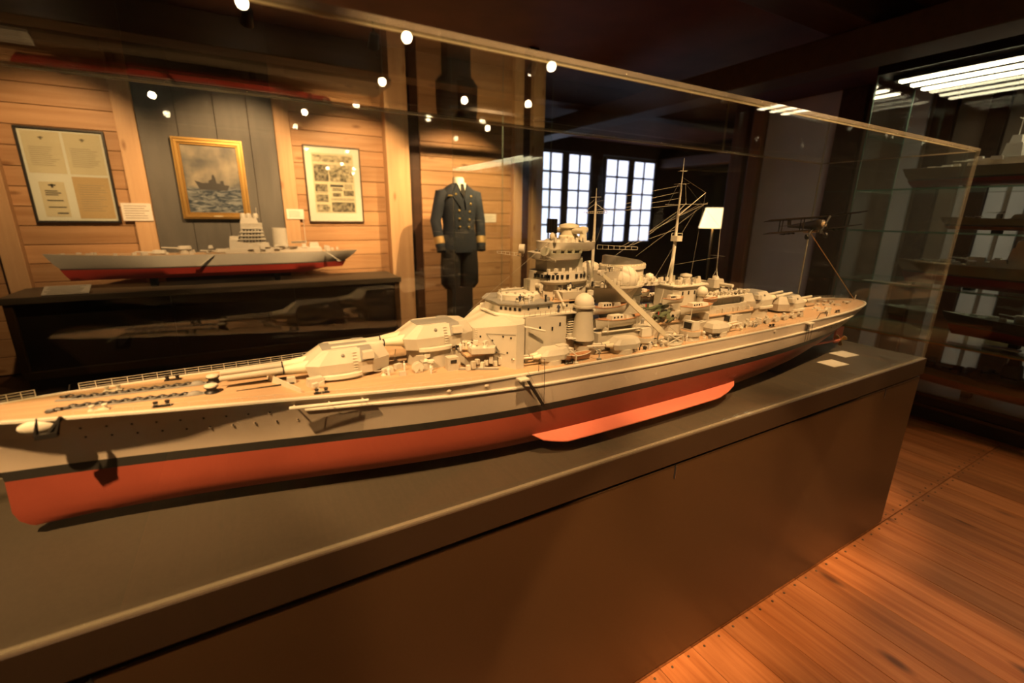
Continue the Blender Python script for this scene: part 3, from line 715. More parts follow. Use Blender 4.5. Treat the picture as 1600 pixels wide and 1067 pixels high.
# fore mast
m = MB(); m.cyl((.912, YC, 1.24), (.912, YC, 1.44), .0055, .0046, 10).cyl((.912, YC, 1.44), (.911, YC, 1.54), .0042, .0026, 8).cyl((.911, YC, 1.54), (.911, YC, 1.578), .0014, .0007, 6)
fm = m.build('fore_mast', 'light_grey', S, 40)
MB().cyl((.911, YC-.022, 1.553), (.911, YC+.022, 1.553), .0009, None, 4).build('signal_yard', 'light_grey', fm)
truss((.911, YC-.052, 1.507), (.911, YC+.052, 1.507), .006, 'signal_yard', 10, .0008)
MB().cyl((.911, YC-.05, 1.512), (.911, YC, 1.535), .0006, None, 3).cyl((.911, YC+.05, 1.512), (.911, YC, 1.535), .0006, None, 3).build('mast_stay', 'light_grey', fm)

# funnel
FX, FR = 1.036, .080
def ell(rx, ry, z, cx=FX, n=28, dz=lambda x: 0): return [(cx+rx*math.cos(2*PI*i/n), YC+ry*math.sin(2*PI*i/n), z+dz(rx*math.cos(2*PI*i/n))) for i in range(n)]
fn = MB().rings([ell(.074, .046, 1.166), ell(.080, .050, 1.30), ell(.080, .050, 1.356)]).build('funnel', 'light_grey', S, 40)
MB().rings([ell(.0855, .055, 1.340), ell(.0865, .056, 1.352)]).build('funnel_band', 'light_grey', fn, 40)
m = MB()
for i in range(44):
    a = 2*PI*i/44; m.box((FX+.083*math.cos(a), YC+.053*math.sin(a), 1.349), (.0022, .0042, .014), a)
m.build('funnel_fins', 'gun_buff', fn)
sl = lambda x: -x*.16
MB().rings([ell(.078, .048, 1.350), ell(.076, .046, 1.370, dz=sl), ell(.066, .038, 1.374, dz=sl), ell(.060, .034, 1.366, dz=sl)]).build('funnel_cap', principled('cap_metal', (.33, .30, .26), .35, .6), fn, 35)
for z in (1.255, 1.28, 1.318): MB().rings([ell(.0806, .0506, z), ell(.0806, .0506, z+.0015)]).build('funnel_seam', 'ship_grey', fn, 40)
MB().rings([ell(.082, .055, 1.24, .985), ell(.115, .105, 1.297, .965)]).build('funnel_gallery_support', 'ship_grey', S, 40)
pl_ = MB().rings([ell(.122, .122, 1.297, .965), ell(.122, .122, 1.302, .965)]).build('funnel_gallery', 'ship_grey', S, 40)
m = MB()
for i in range(40):
    a = 2*PI*i/40; b = 2*PI*(i+1)/40; P = lambda q, z: (.965+.120*math.cos(q), YC+.120*math.sin(q), z)
    m.cyl(P(a, 1.302), P(a, 1.316), .0006, None, 4)
    for z in (1.309, 1.316): m.cyl(P(a, z), P(b, z), .0005, None, 3)
m.build('gallery_rail', 'light_grey', pl_)
for sg in (-1, 1):
    hd = MB(Matrix.Translation((.970, YC+sg*.082, 1.318)) @ Matrix.Rotation(.35*sg, 4, 'Z')); hd.sphere((0, 0, 0), .041, 20, 10); hd.build('searchlight_dome', 'light_grey', S, 60)
    rb = MB(Matrix.Translation((.970, YC+sg*.082, 1.318)) @ Matrix.Rotation(.35*sg, 4, 'Z'))
    for k in (-.5, 0, .5):
        q = [Vector(((.0414)*math.sin(k)*1.0, (.0414)*math.cos(k)*math.cos(a), (.0414)*math.cos(k)*math.sin(a))) for a in [2*PI*i/24 for i in range(25)]]
        rb.path(q, .0006, 4)
    rb.build('dome_seam', 'ship_grey', S)
MB().rings([ell(.05, .05, 1.286, 1.10), ell(.062, .085, 1.292, 1.10), ell(.063, .086, 1.304, 1.10)]).build('searchlight_platform', 'light_grey', S, 40)
for sg in (-1, 1):
    MB().lathe((1.095, YC+sg*.062, 1.296), [(.006, 0), (.006, .008), (.011, .010), (.014, .019), (.011, .029), (.001, .033)], 12).build('searchlight', 'light_grey', S, 60)
for i in range(7): MB().box((1.055+.016*i, YC-.083+.006*(i % 2), 1.309), (.009, .006, .013), .5*i).build('gallery_fitting', 'light_grey', S)
MB().bx(.885, .945, YC-.095, YC-.04, 1.302, 1.345).build('signal_shelter', 'ship_grey', S)
rail('shelter_rail', [(.885, YC-.097, 1.345), (.915, YC-.097, 1.345), (.945, YC-.097, 1.345), (.945, YC-.04, 1.345)], .014, 3, .0006)
for i in range(6): MB().box((.89+.012*i, YC-.104, 1.310+.004*(i % 3)), (.008, .008, .014), .4*i).build('gallery_fitting', 'light_grey', S)

# AA directors on cone towers
for sg in (-1, 1):
    c = MB(); c.lathe((.791, YC+sg*.122, 1.166), [(.034, 0), (.030, .02), (.025, .07), (.0245, .088), (.030, .091), (.030, .096)], 20).build('director_tower', 'ship_grey', S, 35)
    d = MB().sphere((.791, YC+sg*.122, 1.2685), .0275, 20, 10, -.25, PI/2).build('director_dome', 'light_grey', S, 60)
    MB().box((.803, YC+sg*.130, 1.297), (.012, .012, .014)).build('dome_sight', 'light_grey', d)
    MB().lathe((.809, YC+sg*.142, 1.276), [(.0035, -.003), (.0035, .003)], 6).build('dome_vision_port', 'dark_glass', d)
    e = MB(); e.lathe((1.352, YC+sg*.066, 1.166), [(.018, 0), (.014, .07), (.019, .073)], 14).build('director_tower', 'ship_grey', S, 35)
    MB().sphere((1.352, YC+sg*.066, 1.252), .019, 16, 9).build('director_dome', 'light_grey', S, 60)

# boat decks and boats
house('boat_deck_house', [(.84, .132), (1.055, .132), (1.08, .10)], 1.118, 1.176)
house('boat_deck_house', [(1.10, .05), (1.24, .075), (1.60, .075), (1.64, .05)], 1.1685, 1.196)
def boat(x0, x1, y, z, b, h, mat='light_grey', cabin=True, rz=0.0, inside='boat_wood', name='ship_boat'):
    Lh = (x1-x0)/2; T = Matrix.Translation(((x0+x1)/2, YC+y, z)) @ Matrix.Rotation(rz, 4, 'Z'); n = 13; R = []; R2 = []
    for i in range(n):
        t = -1+2*i/(n-1); w = b*max(.04, (1-abs(t)**2.6)) if t < 0 else b*max(.35, (1-.65*abs(t)**3)); sh = .25*h*t*t
        R.append([(t*Lh, -w, h+sh), (t*Lh*.97, -w*.85, h*.45), (t*Lh*.93, -w*.3, .0), (t*Lh*.93, w*.3, .0), (t*Lh*.97, w*.85, h*.45), (t*Lh, w, h+sh)])
        R2.append([(t*Lh*.97, -w*.9, h+sh-.0006), (t*Lh*.97, w*.9, h+sh-.0006)])
    q = MB(T); q.rings(R, True, True, False); o = q.build(name, mat, S, 50)
    q = MB(T); q.rings(R2, False, False, False); q.build('boat_deck', inside, o)
    q = MB(T)
    for sg in (0, 5): q.path([tuple(Vector(r[sg])) for r in R], .0011, 5)
    q.build('gunwale', inside if mat == 'light_grey' else 'light_grey', o)
    if cabin:
        q = MB(T); q.box((-.15*Lh, 0, h+.006), (Lh*.55, b*1.2, .013), 0, (.9, .85)).box((.42*Lh, 0, h+.005), (Lh*.4, b*1.2, .010), 0, (.9, .85)).build('boat_cabin', mat, o)
        q = MB(T)
        for k in (-.3, -.15, 0): q.box((k*Lh, -b*.59, h+.007), (.005, .0012, .005))
        q.build('boat_window', 'dark_glass', o)
    else:
        q = MB(T)
        for k in (-.5, -.2, .1, .4, .65): q.box((k*Lh, 0, h-.002+.12*h), (.005, b*1.5, .0015))
        q.build('thwart', inside, o)
    return o
for sg in (-1, 1):
    boat(.838, 1.015, sg*.117, 1.186, .020, .024, 'light_grey')
    boat(.838, .975, sg*.088, 1.222, .018, .020, 'light_grey')
    boat(1.150, 1.245, sg*.075, 1.224, .014, .017, 'light_grey')
    boat(1.200, 1.352, sg*.108, 1.193, .020, .022, 'light_grey')
    boat(1.34, 1.41, sg*.085, 1.216, .013, .014, 'boat_wood', False)
    boat(.688, .775, sg*.177, 1.128, .014, .016, 'boat_wood', False)
    for x in (.87, .98, 1.23, 1.32):
        yy = .117 if x < 1.1 else .108; zz = 1.176 if x < 1.1 else 1.168
        MB().bx(x-.002, x+.002, YC+sg*yy-.02, YC+sg*yy+.02, zz, 1.19).cyl((x, YC+sg*(yy+.021), zz), (x, YC+sg*(yy+.021), 1.214), .0011, None, 5).cyl((x, YC+sg*(yy-.021), zz), (x, YC+sg*(yy-.021), 1.214), .0011, None, 5).build('boat_cradle', 'light_grey', S)
    MB().cyl((.85, YC+sg*.135, 1.180), (1.0, YC+sg*.135, 1.177), .0028, None, 8).build('boat_boom', 'light_grey', S)
    for x in (.712, .79):   # davits
        m = MB(); yy = YC+sg*(D_(x)-.012); q = [(x, yy, Z_(x)), (x, yy, Z_(x)+.024)]+[(x-.010*math.sin(a)*1.2, yy-sg*.010*(1-math.cos(a)), Z_(x)+.024+.012*math.sin(a)) for a in (.5, 1, 1.5, 2.0)]
        m.path(q, .0017, 6).box((x, yy, Z_(x)+.003), (.010, .010, .006)).build('davit', 'light_grey' if x < .75 else 'roof_grey', S)
    # crane
    ch = MB(); ch.cyl((1.095, YC+sg*.168, 1.121), (1.095, YC+sg*.168, 1.129), .036, None, 18); cr_ = ch.build('crane_turntable', 'ship_grey', S, 40)
    t_ = MB()
    for e in (-.020, .020):
        a, b_, c = Vector((1.062, YC+sg*.168+e, 1.130)), Vector((1.130, YC+sg*.168+e, 1.130)), Vector((1.068, YC+sg*.168+e, 1.158)); d = Vector((1.128, YC+sg*.168+e, 1.152))
        for p, q in ((a, b_), (a, c), (c, d), (d, b_), (a, d), (c, b_)): t_.cyl(p, q, .0026, None, 5)
    t_.box((1.095, YC+sg*.168, 1.131), (.07, .044, .004)).cyl((1.10, YC+sg*.168-.02, 1.142), (1.10, YC+sg*.168+.02, 1.142), .010, None, 12)
    t_.build('crane_house', 'ship_grey', cr_)
    bm = MB(); p = Vector((1.070, YC+sg*.168, 1.156)); q = Vector((.856, YC+sg*.106, 1.346)); u = (q-p).normalized(); v = u.cross(Vector((0, 0, 1))).normalized(); w = u.cross(v)
    R = []
    for t, wd in ((0, .005), (.08, .008), (.6, .007), (1, .004)):
        c = p+(q-p)*t; R.append([c+v*wd*.7+w*wd, c-v*wd*.7+w*wd, c-v*wd*.7-w*wd, c+v*wd*.7-w*wd])
    bm.rings(R).build('crane_boom', 'gun_buff', cr_)
    MB().cyl((q.x, q.y-.006, q.z), (q.x, q.y+.006, q.z), .008, None, 10).build('crane_sheave', 'light_grey', cr_)
    MB().path([q, (1.125, YC+sg*.168, 1.155)], .0005, 4).build('crane_wire', 'roof_grey', cr_)
    # open AA mounts
    for (x, y, z, ang) in ((.800, .125, 1.150, 0), (1.015, .136, 1.150, .25), (1.200, .156, 1.152, PI), (1.475, .097, 1.136, PI)):
        T = Matrix.Translation((x, YC+sg*y, z)) @ Matrix.Rotation(ang*(1 if ang != .25 else sg), 4, 'Z')
        k = MB(T); k.lathe((0, 0, -.032), [(.030, 0), (.028, .016), (.032, .018), (.032, .032)], 18); k.build('gun_tub', 'ship_grey', S, 35)
        k = MB(T); k.lathe((0, 0, 0), [(.030, 0), (.030, .0016)], 18).build('tub_deck', 'deck_wood', S)
        k = MB(T)   # shield: open box to the back
        k.rings([[(-.018, -.020, .003), (.016, -.020, .003), (.016, .020, .003), (-.018, .020, .003)], [(-.018, -.019, .028), (.012, -.018, .032), (.012, .018, .032), (-.018, .019, .028)]], True, True)
        sh = k.build('gun_shield', 'light_grey', S)
        k = MB(T); k.box((.0142, 0, .017), (.0042, .028, .020)).build('shield_opening', 'dark_glass', sh)
        for e in (-.006, .006):
            k = MB(T); k.cyl((-.016, e, .020), (-.066, e, .024), .0024, .0018, 8).build('gun_barrel', 'light_grey', sh, 40)
# seaplanes
def seaplane(x, y, z, rz, k=1.0):
    T = Matrix.Translation((x, YC+y, z)) @ Matrix.Rotation(rz, 4, 'Z') @ Matrix.Scale(k, 4)
    R = []
    for d, r in ((-.06, .003), (-.056, .008), (-.03, .0095), (0, .009), (.04, .005), (.066, .002)): R.append([(d, r*.8*math.cos(2*PI*i/10), .024+r*math.sin(2*PI*i/10)) for i in range(10)])
    b = MB(T).rings(R).build('seaplane', 'plane_green', S, 60)
    for sg in (-1, 1):
        MB(T).rings([[(-.030, sg*.006, .022), (-.004, sg*.006, .022), (-.004, sg*.006, .0245), (-.030, sg*.006, .0245)], [(.030, sg*.030, .018), (.052, sg*.022, .018), (.052, sg*.022, .020), (.030, sg*.030, .020)]]).build('folded_wing', 'plane_green', b)
        R = []
        for d, r in ((-.055, .001), (-.045, .0042), (0, .0046), (.04, .002)): R.append([(d, sg*.018+r*math.cos(2*PI*i/8), .004+r*math.sin(2*PI*i/8)) for i in range(8)])
        MB(T).rings(R).build('float', 'plane_green', b, 60)
        MB(T).cyl((-.025, sg*.018, .006), (-.022, sg*.006, .02), .0008, None, 4).cyl((.005, sg*.018, .006), (.0, sg*.006, .02), .0008, None, 4).build('float_strut', 'light_grey', b)
    MB(T).prism([(.052, -.0008), (.068, -.0008), (.068, .0008), (.052, .0008)], .024, .042).box((.06, 0, .027), (.014, .036, .0015)).build('tail', 'plane_green', b)
    MB(T).box((.0665, 0, .037), (.004, .002, .010)).build('tail_marking', principled('tail_red', (.55, .05, .04), .5) if 'tail_red' not in MAT else 'tail_red', b)
    MB(T).sphere((-.012, 0, .032), .006, 8, 5, 0, PI/2, (1.8, .8, .8)).build('cockpit', 'dark_glass', b, 60)
    MB(T).box((-.062, 0, .024), (.0012, .03, .003), 0).build('propeller', 'boat_wood', b)
seaplane(1.155, -.085, 1.172, PI+.45); seaplane(1.165, -.045, 1.186, PI+.15)

# aft superstructure
a1 = house('aft_house', [(1.235, .040), (1.255, .052), (1.385, .052), (1.40, .035)], 1.196, 1.272)
house('aft_house_cap', [(1.228, .045), (1.25, .060), (1.39, .060), (1.41, .04)], 1.272, 1.276, 'light_grey')
for x in (1.27, 1.30, 1.33, 1.36): MB().box((x, YC-.0525, 1.25), (.006, .0016, .012)).build('scuttle', 'dark_glass', a1)
house('aft_deck_house', [(1.40, .06), (1.58, .06), (1.62, .03)], 1.196, 1.226)
house('aft_platform', [(1.40, .085), (1.57, .085), (1.62, .05)], 1.226, 1.230, 'light_grey')
MB().lathe((1.505, YC, 1.230), [(.030, 0), (.020, .018), (.026, .022)], 16).build('director_pedestal', 'ship_grey', S, 35)
ad = MB().prism(sym([(1.475, .018), (1.485, .026), (1.53, .026), (1.54, .016)]), 1.250, 1.280, sym([(1.482, .014), (1.488, .020), (1.525, .020), (1.532, .012)])).build('aft_director', 'ship_grey', S)
MB().cyl((1.505, YC-.075, 1.263), (1.505, YC+.075, 1.263), .0062, None, 10).build('rangefinder_arm', 'light_grey', ad, 40)
MB().sphere((1.505, YC, 1.280), .013, 12, 5, 0, PI/2).build('director_cap', 'light_grey', ad, 60)
m = MB()
for a in (0, 2.09, 4.18): m.cyl((1.505+.011*math.cos(a), YC+.011*math.sin(a), 1.288), (1.505, YC, 1.315), .0009, None, 4)
m.cyl((1.505, YC, 1.31), (1.495, YC, 1.46), .0018, .0006, 6).cyl((1.500, YC-.03, 1.365), (1.500, YC+.03, 1.365), .0007, None, 4).build('aft_pole_mast', 'light_grey', ad)
for (x, y, w) in ((1.27, -.03, .02), (1.32, -.02, .024), (1.36, -.03, .018), (1.29, .02, .02), (1.345, .02, .022)):
    MB().box((x, YC+y, 1.284), (w, w*.8, .016)).build('roof_locker', 'ship_grey', a1)
    MB().cyl((x+.012, YC+y, 1.276), (x+.012, YC+y, 1.30), .005, None, 8).build('ventilator', 'light_grey', a1, 40)
ar = MB().lathe((1.335, YC-.005, 1.276), [(.020, 0), (.016, .018), (.021, .024), (.019, .030), (.003, .034)], 14).build('gun_director', 'ship_grey', S, 35)
# main mast
mm = MB().cyl((1.262, YC, 1.20), (1.266, YC, 1.43), .0068, .0055, 12).cyl((1.266, YC, 1.43), (1.267, YC, 1.60), .0046, .0026, 8).cyl((1.267, YC, 1.60), (1.268, YC, 1.684), .0020, .0006, 6).build('main_mast', 'light_grey', S, 40)
MB().cyl((1.222, YC, 1.20), (1.262, YC, 1.37), .0020, None, 6).build('mast_leg', 'light_grey', mm)
mb_ = MB().box((1.267, YC-.004, 1.43), (.026, .026, .018)).build('mast_hub', 'light_grey', mm)
rail('mast_rail', [(1.256, YC-.016, 1.439), (1.279, YC-.016, 1.439), (1.279, YC+.008, 1.439), (1.256, YC+.008, 1.439)], .008, 1, .0006)
MB().cyl((1.267, YC+.06, 1.540), (1.267, YC-.11, 1.540), .0012, .0009, 5).build('signal_yard', 'light_grey', mm)
m = MB(); m.cyl((1.262, YC, 1.50), (1.392, YC, 1.582), .0016, .001, 6)
m.cyl((1.262, YC, 1.515), (1.30, YC, 1.545), .0010, None, 4).cyl((1.262, YC, 1.50), (1.267, YC-.08, 1.540), .0011, None, 4).cyl((1.262, YC, 1.50), (1.30, YC-.085, 1.545), .0011, None, 4).build('gaff', 'light_grey', mm)
for z, w in ((1.605, .030), (1.645, .020)): MB().cyl((1.267, YC-w, z), (1.267, YC+w, z), .0008, None, 4).cyl((1.267-.014, YC, z), (1.267+.02, YC, z), .0008, None, 4).build('signal_yard', 'light_grey', mm)
m = MB(); m.path([(1.287, YC, 1.605), (1.300, YC, 1.54), ], .0005, 3); m.cyl((1.27, YC, 1.625), (1.392, YC, 1.582), .0005, None, 3).cyl((1.253, YC, 1.605), (1.247, YC+.03, 1.54), .0005, None, 3); m.build('mast_stay', 'light_grey', mm)
m = MB(); rg = .00026
for a, b in (((1.392, YC, 1.582), (1.30, YC-.05, 1.28)), ((1.267, YC-.10, 1.54), (1.05, YC-.04, 1.38)), ((1.267, YC-.05, 1.54), (.93, YC-.14, 1.418)), ((1.266, YC, 1.50), (.93, YC-.10, 1.416)), ((1.266, YC, 1.46), (.925, YC-.12, 1.416)),
             ((1.267, YC, 1.56), (.915, YC, 1.51)), ((1.267, YC, 1.60), (.911, YC, 1.54)), ((1.266, YC, 1.58), (.911, YC+.04, 1.51)), ((1.267, YC-.02, 1.54), (.911, YC-.04, 1.51)), ((1.266, YC, 1.52), (1.0, YC, 1.38)), ((1.267, YC-.08, 1.54), (1.12, YC-.06, 1.31)),
             ((.911, YC, 1.55), (.76, YC, 1.44)), ((.911, YC-.05, 1.51), (.88, YC-.05, 1.43)), ((1.267, YC, 1.62), (1.50, YC, 1.46)), ((.73, YC-.03, 1.43), (.50, YC, 1.25)), ((1.262, YC, 1.34), (1.505, YC, 1.36))):
    m.cyl(a, b, rg, None, 3)
m.build('rigging', 'light_grey', S, kind='stuff')

# small deck gear
def figure(x, y, z, rz, mat='white_cloth'):
    T = Matrix.Translation((x, YC+y, z)) @ Matrix.Rotation(rz, 4, 'Z'); q = MB(T)
    for sg in (-1, 1):
        q.cyl((0, sg*.0016, 0), (0, sg*.0013, .0095), .0014, .0017, 6)
        q.cyl((0, sg*.0036, .0170), (.0035, sg*.0042, .0110), .0011, .0009, 5)
    q.lathe((0, 0, .009), [(.0024, 0), (.0026, .003), (.0034, .0075), (.0028, .0092), (.0010, .0098), (.0010, .0106)], 8, .75, 1.1); q.sphere((0, 0, .0214), .0019, 8, 6)
    q.build('crew_figure', mat, S, 60)
for (x, y, z, r, mt) in ((.30, -.05, 1.128, .3, 'white_cloth'), (.255, -.075, 1.129, 1.2, 'white_cloth'), (.455, -.10, 1.168, 2, 'white_cloth'), (.435, -.085, 1.168, .4, 'white_cloth'), (.715, -.108, 1.2455, 1.1, 'navy_cloth'), (.58, -.03, 1.275, 2, 'white_cloth'), (.612, -.075, 1.275, 1, 'navy_cloth'), (.63, -.09, 1.275, .5, 'white_cloth'), (.78, -.07, 1.297, .5, 'navy_cloth'), (1.0, -.18, 1.123, 1, 'white_cloth'), (1.17, -.17, 1.122, 2, 'white_cloth'), (1.42, -.12, 1.122, 1, 'white_cloth'), (.35, -.10, 1.127, .2, 'white_cloth')):
    figure(x, y, z, r, mt)
def vent(x, y, z, h=.018, r=.005): MB().lathe((x, YC+y, z), [(r, 0), (r*.8, h*.7), (r*1.5, h*.75), (r*1.4, h*.95), (r*.2, h)], 10).build('ventilator', 'light_grey', S, 40)
def reel(x, y, z, r=.012, mat='light_grey'):
    q = MB()
    for e in (-.006, .006): q.cyl((x, YC+y+e-.0008, z+r), (x, YC+y+e+.0008, z+r), r, None, 14)
    q.cyl((x, YC+y-.006, z+r), (x, YC+y+.006, z+r), r*.6, None, 12); q.cyl((x-r*.8, YC+y-.009, z), (x, YC+y-.009, z+r), .0009, None, 4).cyl((x+r*.8, YC+y-.009, z), (x, YC+y-.009, z+r), .0009, None, 4)
    q.build('cable_reel', mat, S, 40)
def locker(x, y, z, d=(.016, .010, .010), rz=0): MB().box((x, YC+y, z+d[2]/2), d, rz, (.9, .85)).build('deck_locker', 'ship_grey', S)
def pipegun(x, y, z, rz):
    T = Matrix.Translation((x, YC+y, z)) @ Matrix.Rotation(rz, 4, 'Z'); q = MB(T); q.lathe((0, 0, 0), [(.007, 0), (.003, .006), (.004, .012)], 8).cyl((0, 0, .012), (-.026, 0, .018), .0014, .001, 6).box((.004, 0, .012), (.012, .008, .008)).build('light_gun', 'light_grey', S)
reel(.325, -.078, 1.128, .013); reel(.56, -.135, 1.126, .011, 'roof_grey'); locker(.262, -.045, 1.129, (.022, .016, .012)); locker(.285, -.085, 1.129); locker(.29, -.03, 1.129, (.02, .012, .012), .4)
locker(.095, -.068, 1.132, (.034, .020, .018), .2); locker(.05, -.035, 1.134, (.018, .014, .014)); pipegun(.095, -.098, 1.132, PI+.4); pipegun(.245, -.065, 1.129, .5)
MB().cyl((.30, YC+.04, 1.13), (.305, YC+.04, 1.158), .0008, None, 4).build('jack_staff', 'light_grey', S)
# wing lockers beside second turret
wl_ = MB().box((.408, YC-.092, 1.143), (.028, .022, .034)).build('winch_house', 'ship_grey', S); MB().box((.408, YC-.1035, 1.150), (.016, .0016, .008)).build('opening', 'dark_glass', wl_)
MB().box((.350, YC-.062, 1.148), (.024, .022, .004)).box((.350, YC-.066, 1.136), (.018, .014, .024)).build('gun_platform', 'ship_grey', S); pipegun(.350, -.066, 1.150, 0.2); vent(.36, -.075, 1.128, .026, .006)
MB().box((.465, YC-.125, 1.1275), (.10, .004, .0035), -.45).build('cargo_boom', 'roof_grey', S); MB().box((.470, YC-.121, 1.130), (.10, .0024, .0025), -.45).build('cargo_boom', 'light_grey', S)
for i in range(11): MB().box((.44+.0125*i, YC-.119-.002*(i % 2), 1.134+.006*(i % 3)), (.009, .010, .012+.006*(i % 2)), .2*i).build('winch', 'ship_grey' if i % 3 else 'light_grey', S)
MB().bx(.44, .51, YC-.112, YC-.07, 1.158, 1.162).build('gun_platform', 'deck_wood', S)
pl2 = MB().prism([(.450, YC-.118), (.505, YC-.135), (.52, YC-.112), (.455, YC-.085)], 1.166, 1.180).build('gun_tub', 'ship_grey', S); pipegun(.485, -.118, 1.180, .4); pipegun(.465, -.10, 1.180, -.3)
MB().cyl((.595, YC-.122, 1.222), (.655, YC-.135, 1.206), .0028, None, 8).build('boat_boom', 'light_grey', S)
MB().bx(.595, .603, YC-.135, YC-.118, 1.128, 1.222).build('bulkhead_pillar', 'ship_grey', S)
rk = random.Random(3)
for i in range(26):   # gear along the near and far waterways amidships
    x = .80+.034*i; k = i % 5
    for sg in (-1, 1):
        y = sg*(.140+.012*rk.random()) if x < 1.1 else sg*(.105+.030*rk.random())
        z = Z_(x)
        if abs(x-.90) < .055 or abs(x-1.335) < .06 or abs(x-1.095) < .05: continue
        if k == 0: vent(x, y, z)
        elif k == 1: locker(x, y, z, (.018, .012, .012), rk.random())
        elif k == 2: reel(x, y, z, .008)
        elif k == 3: pipegun(x, y, z, rk.random()*6)
        else: locker(x, y, z, (.012, .014, .016), rk.random())
for i in range(14):   # row of floats and winches by the rear turrets
    x = 1.50+.031*i; y = -.120-.01*(i % 2)+.0004*i*i*.2
    for sg in (1, -1):
        yy = sg*y; z = Z_(x)
        if i % 2: reel(x, yy, z, .011, 'ship_grey')
        else:
            locker(x, yy, z, (.026, .016, .014), .2); vent(x+.008, yy+.012*sg, z, .022, .004)
for x, y in ((2.11, -.09), (2.16, -.05), (2.20, -.075), (2.28, -.03), (2.33, -.05), (2.40, .01), (2.45, -.03), (2.30, .05), (2.2, .06), (2.14, .03)):
    locker(x, y, Z_(x), (.026, .014, .008), .2+x)
for x, y in ((2.24, -.01), (2.36, .02), (2.42, -.05)): vent(x, y, Z_(x), .012, .006)
reel(2.07, -.135, Z_(2.07), .014)
for i in range(10): locker(.615+.02*i, -.105-.004*(i % 2), 1.168, (.012, .010, .012), .3*i)
for i in range(9): vent(.86+.022*i, -.07+.01*(i % 2), 1.176, .024, .005)
for i in range(14): locker(1.42+.015*i, -.055-.02*(i % 2), 1.196 if i % 2 == 0 else 1.168, (.011, .010, .016), .5*i)
for i in range(10): pipegun(1.41+.02*i, -.075, 1.230, .6*i)
# fine gear crowding the platforms
rc = random.Random(21)
def clutter(n, x0, x1, y0, y1, z, h=.012, name='deck_fitting'):
    for i in range(n):
        x = x0+(x1-x0)*rc.random(); y = y0+(y1-y0)*rc.random(); k = rc.randrange(5); hh = h*(.5+rc.random()); mt = rc.choice(['light_grey', 'ship_grey', 'ship_grey', 'chain_dark', 'roof_grey', 'gun_buff'])
        q = MB()
        if k == 0: q.box((x, YC+y, z+hh/2), (.006+.006*rc.random(), .006, hh), rc.random()*3, (.8, .8))
        elif k == 1: q.cyl((x, YC+y, z), (x, YC+y, z+hh), .003, .0022, 8).sphere((x, YC+y, z+hh), .0038, 8, 5)
        elif k == 2: q.cyl((x, YC+y, z), (x, YC+y, z+hh*.7), .002, None, 6).cyl((x+.008*math.cos(i), YC+y+.008*math.sin(i), z+hh*.8), (x-.012*math.cos(i), YC+y-.012*math.sin(i), z+hh*1.1), .0013, .001, 6).box((x, YC+y, z+hh*.75), (.006, .006, .005), i)
        elif k == 3: q.lathe((x, YC+y, z), [(.005, 0), (.005, hh*.5), (.0065, hh*.55), (.0062, hh*.8), (.002, hh)], 10)
        else: q.box((x, YC+y, z+.003), (.014, .008, .006), rc.random()*3).box((x, YC+y, z+.008), (.007, .005, .005), rc.random()*3)
        q.build(name, mt, S)
clutter(16, .60, .70, -.10, -.055, 1.2748); clutter(8, .70, .79, -.09, .03, 1.2745); clutter(10, .71, .83, -.058, .04, 1.398, .013); clutter(12, .74, .88, -.052, .03, 1.428, .012)
clutter(10, .86, .90, -.115, -.02, 1.302, .016); clutter(10, .90, .94, -.09, -.045, 1.345, .012); clutter(10, 1.05, 1.15, -.08, .02, 1.304, .012); clutter(12, .75, .80, -.09, -.05, 1.297, .012)
clutter(18, 1.24, 1.39, -.052, .02, 1.276, .015); clutter(14, 1.41, 1.57, -.08, -.03, 1.230, .012); clutter(16, 1.10, 1.24, -.088, -.02, 1.1685, .016); clutter(16, .86, 1.06, -.095, -.055, 1.176, .02)
clutter(22, .94, 1.06, -.185, -.140, 1.1225, .014); clutter(14, 1.14, 1.28, -.185, -.115, 1.1215, .014); clutter(14, 1.40, 1.58, -.16, -.10, 1.1205, .013); clutter(10, .74, .84, -.150, -.105, 1.124, .014); clutter(10, .43, .50, -.085, -.05, 1.168, .014); clutter(12, 2.08, 2.50, -.08, .06, 1.118, .009)
locker(.700, -.148, 1.125, (.034, .026, .042)); locker(.725, -.150, 1.125, (.02, .02, .03), .3)
for z_, x0_, x1_, hw_ in ((1.168, .60, 1.08, .1035), (1.2455, .60, .83, .118)):
    rail('platform_rail', [(x0_+(x1_-x0_)*i/14, YC-hw_, z_) for i in range(15)], .011, 2, .0004, 'roof_grey')
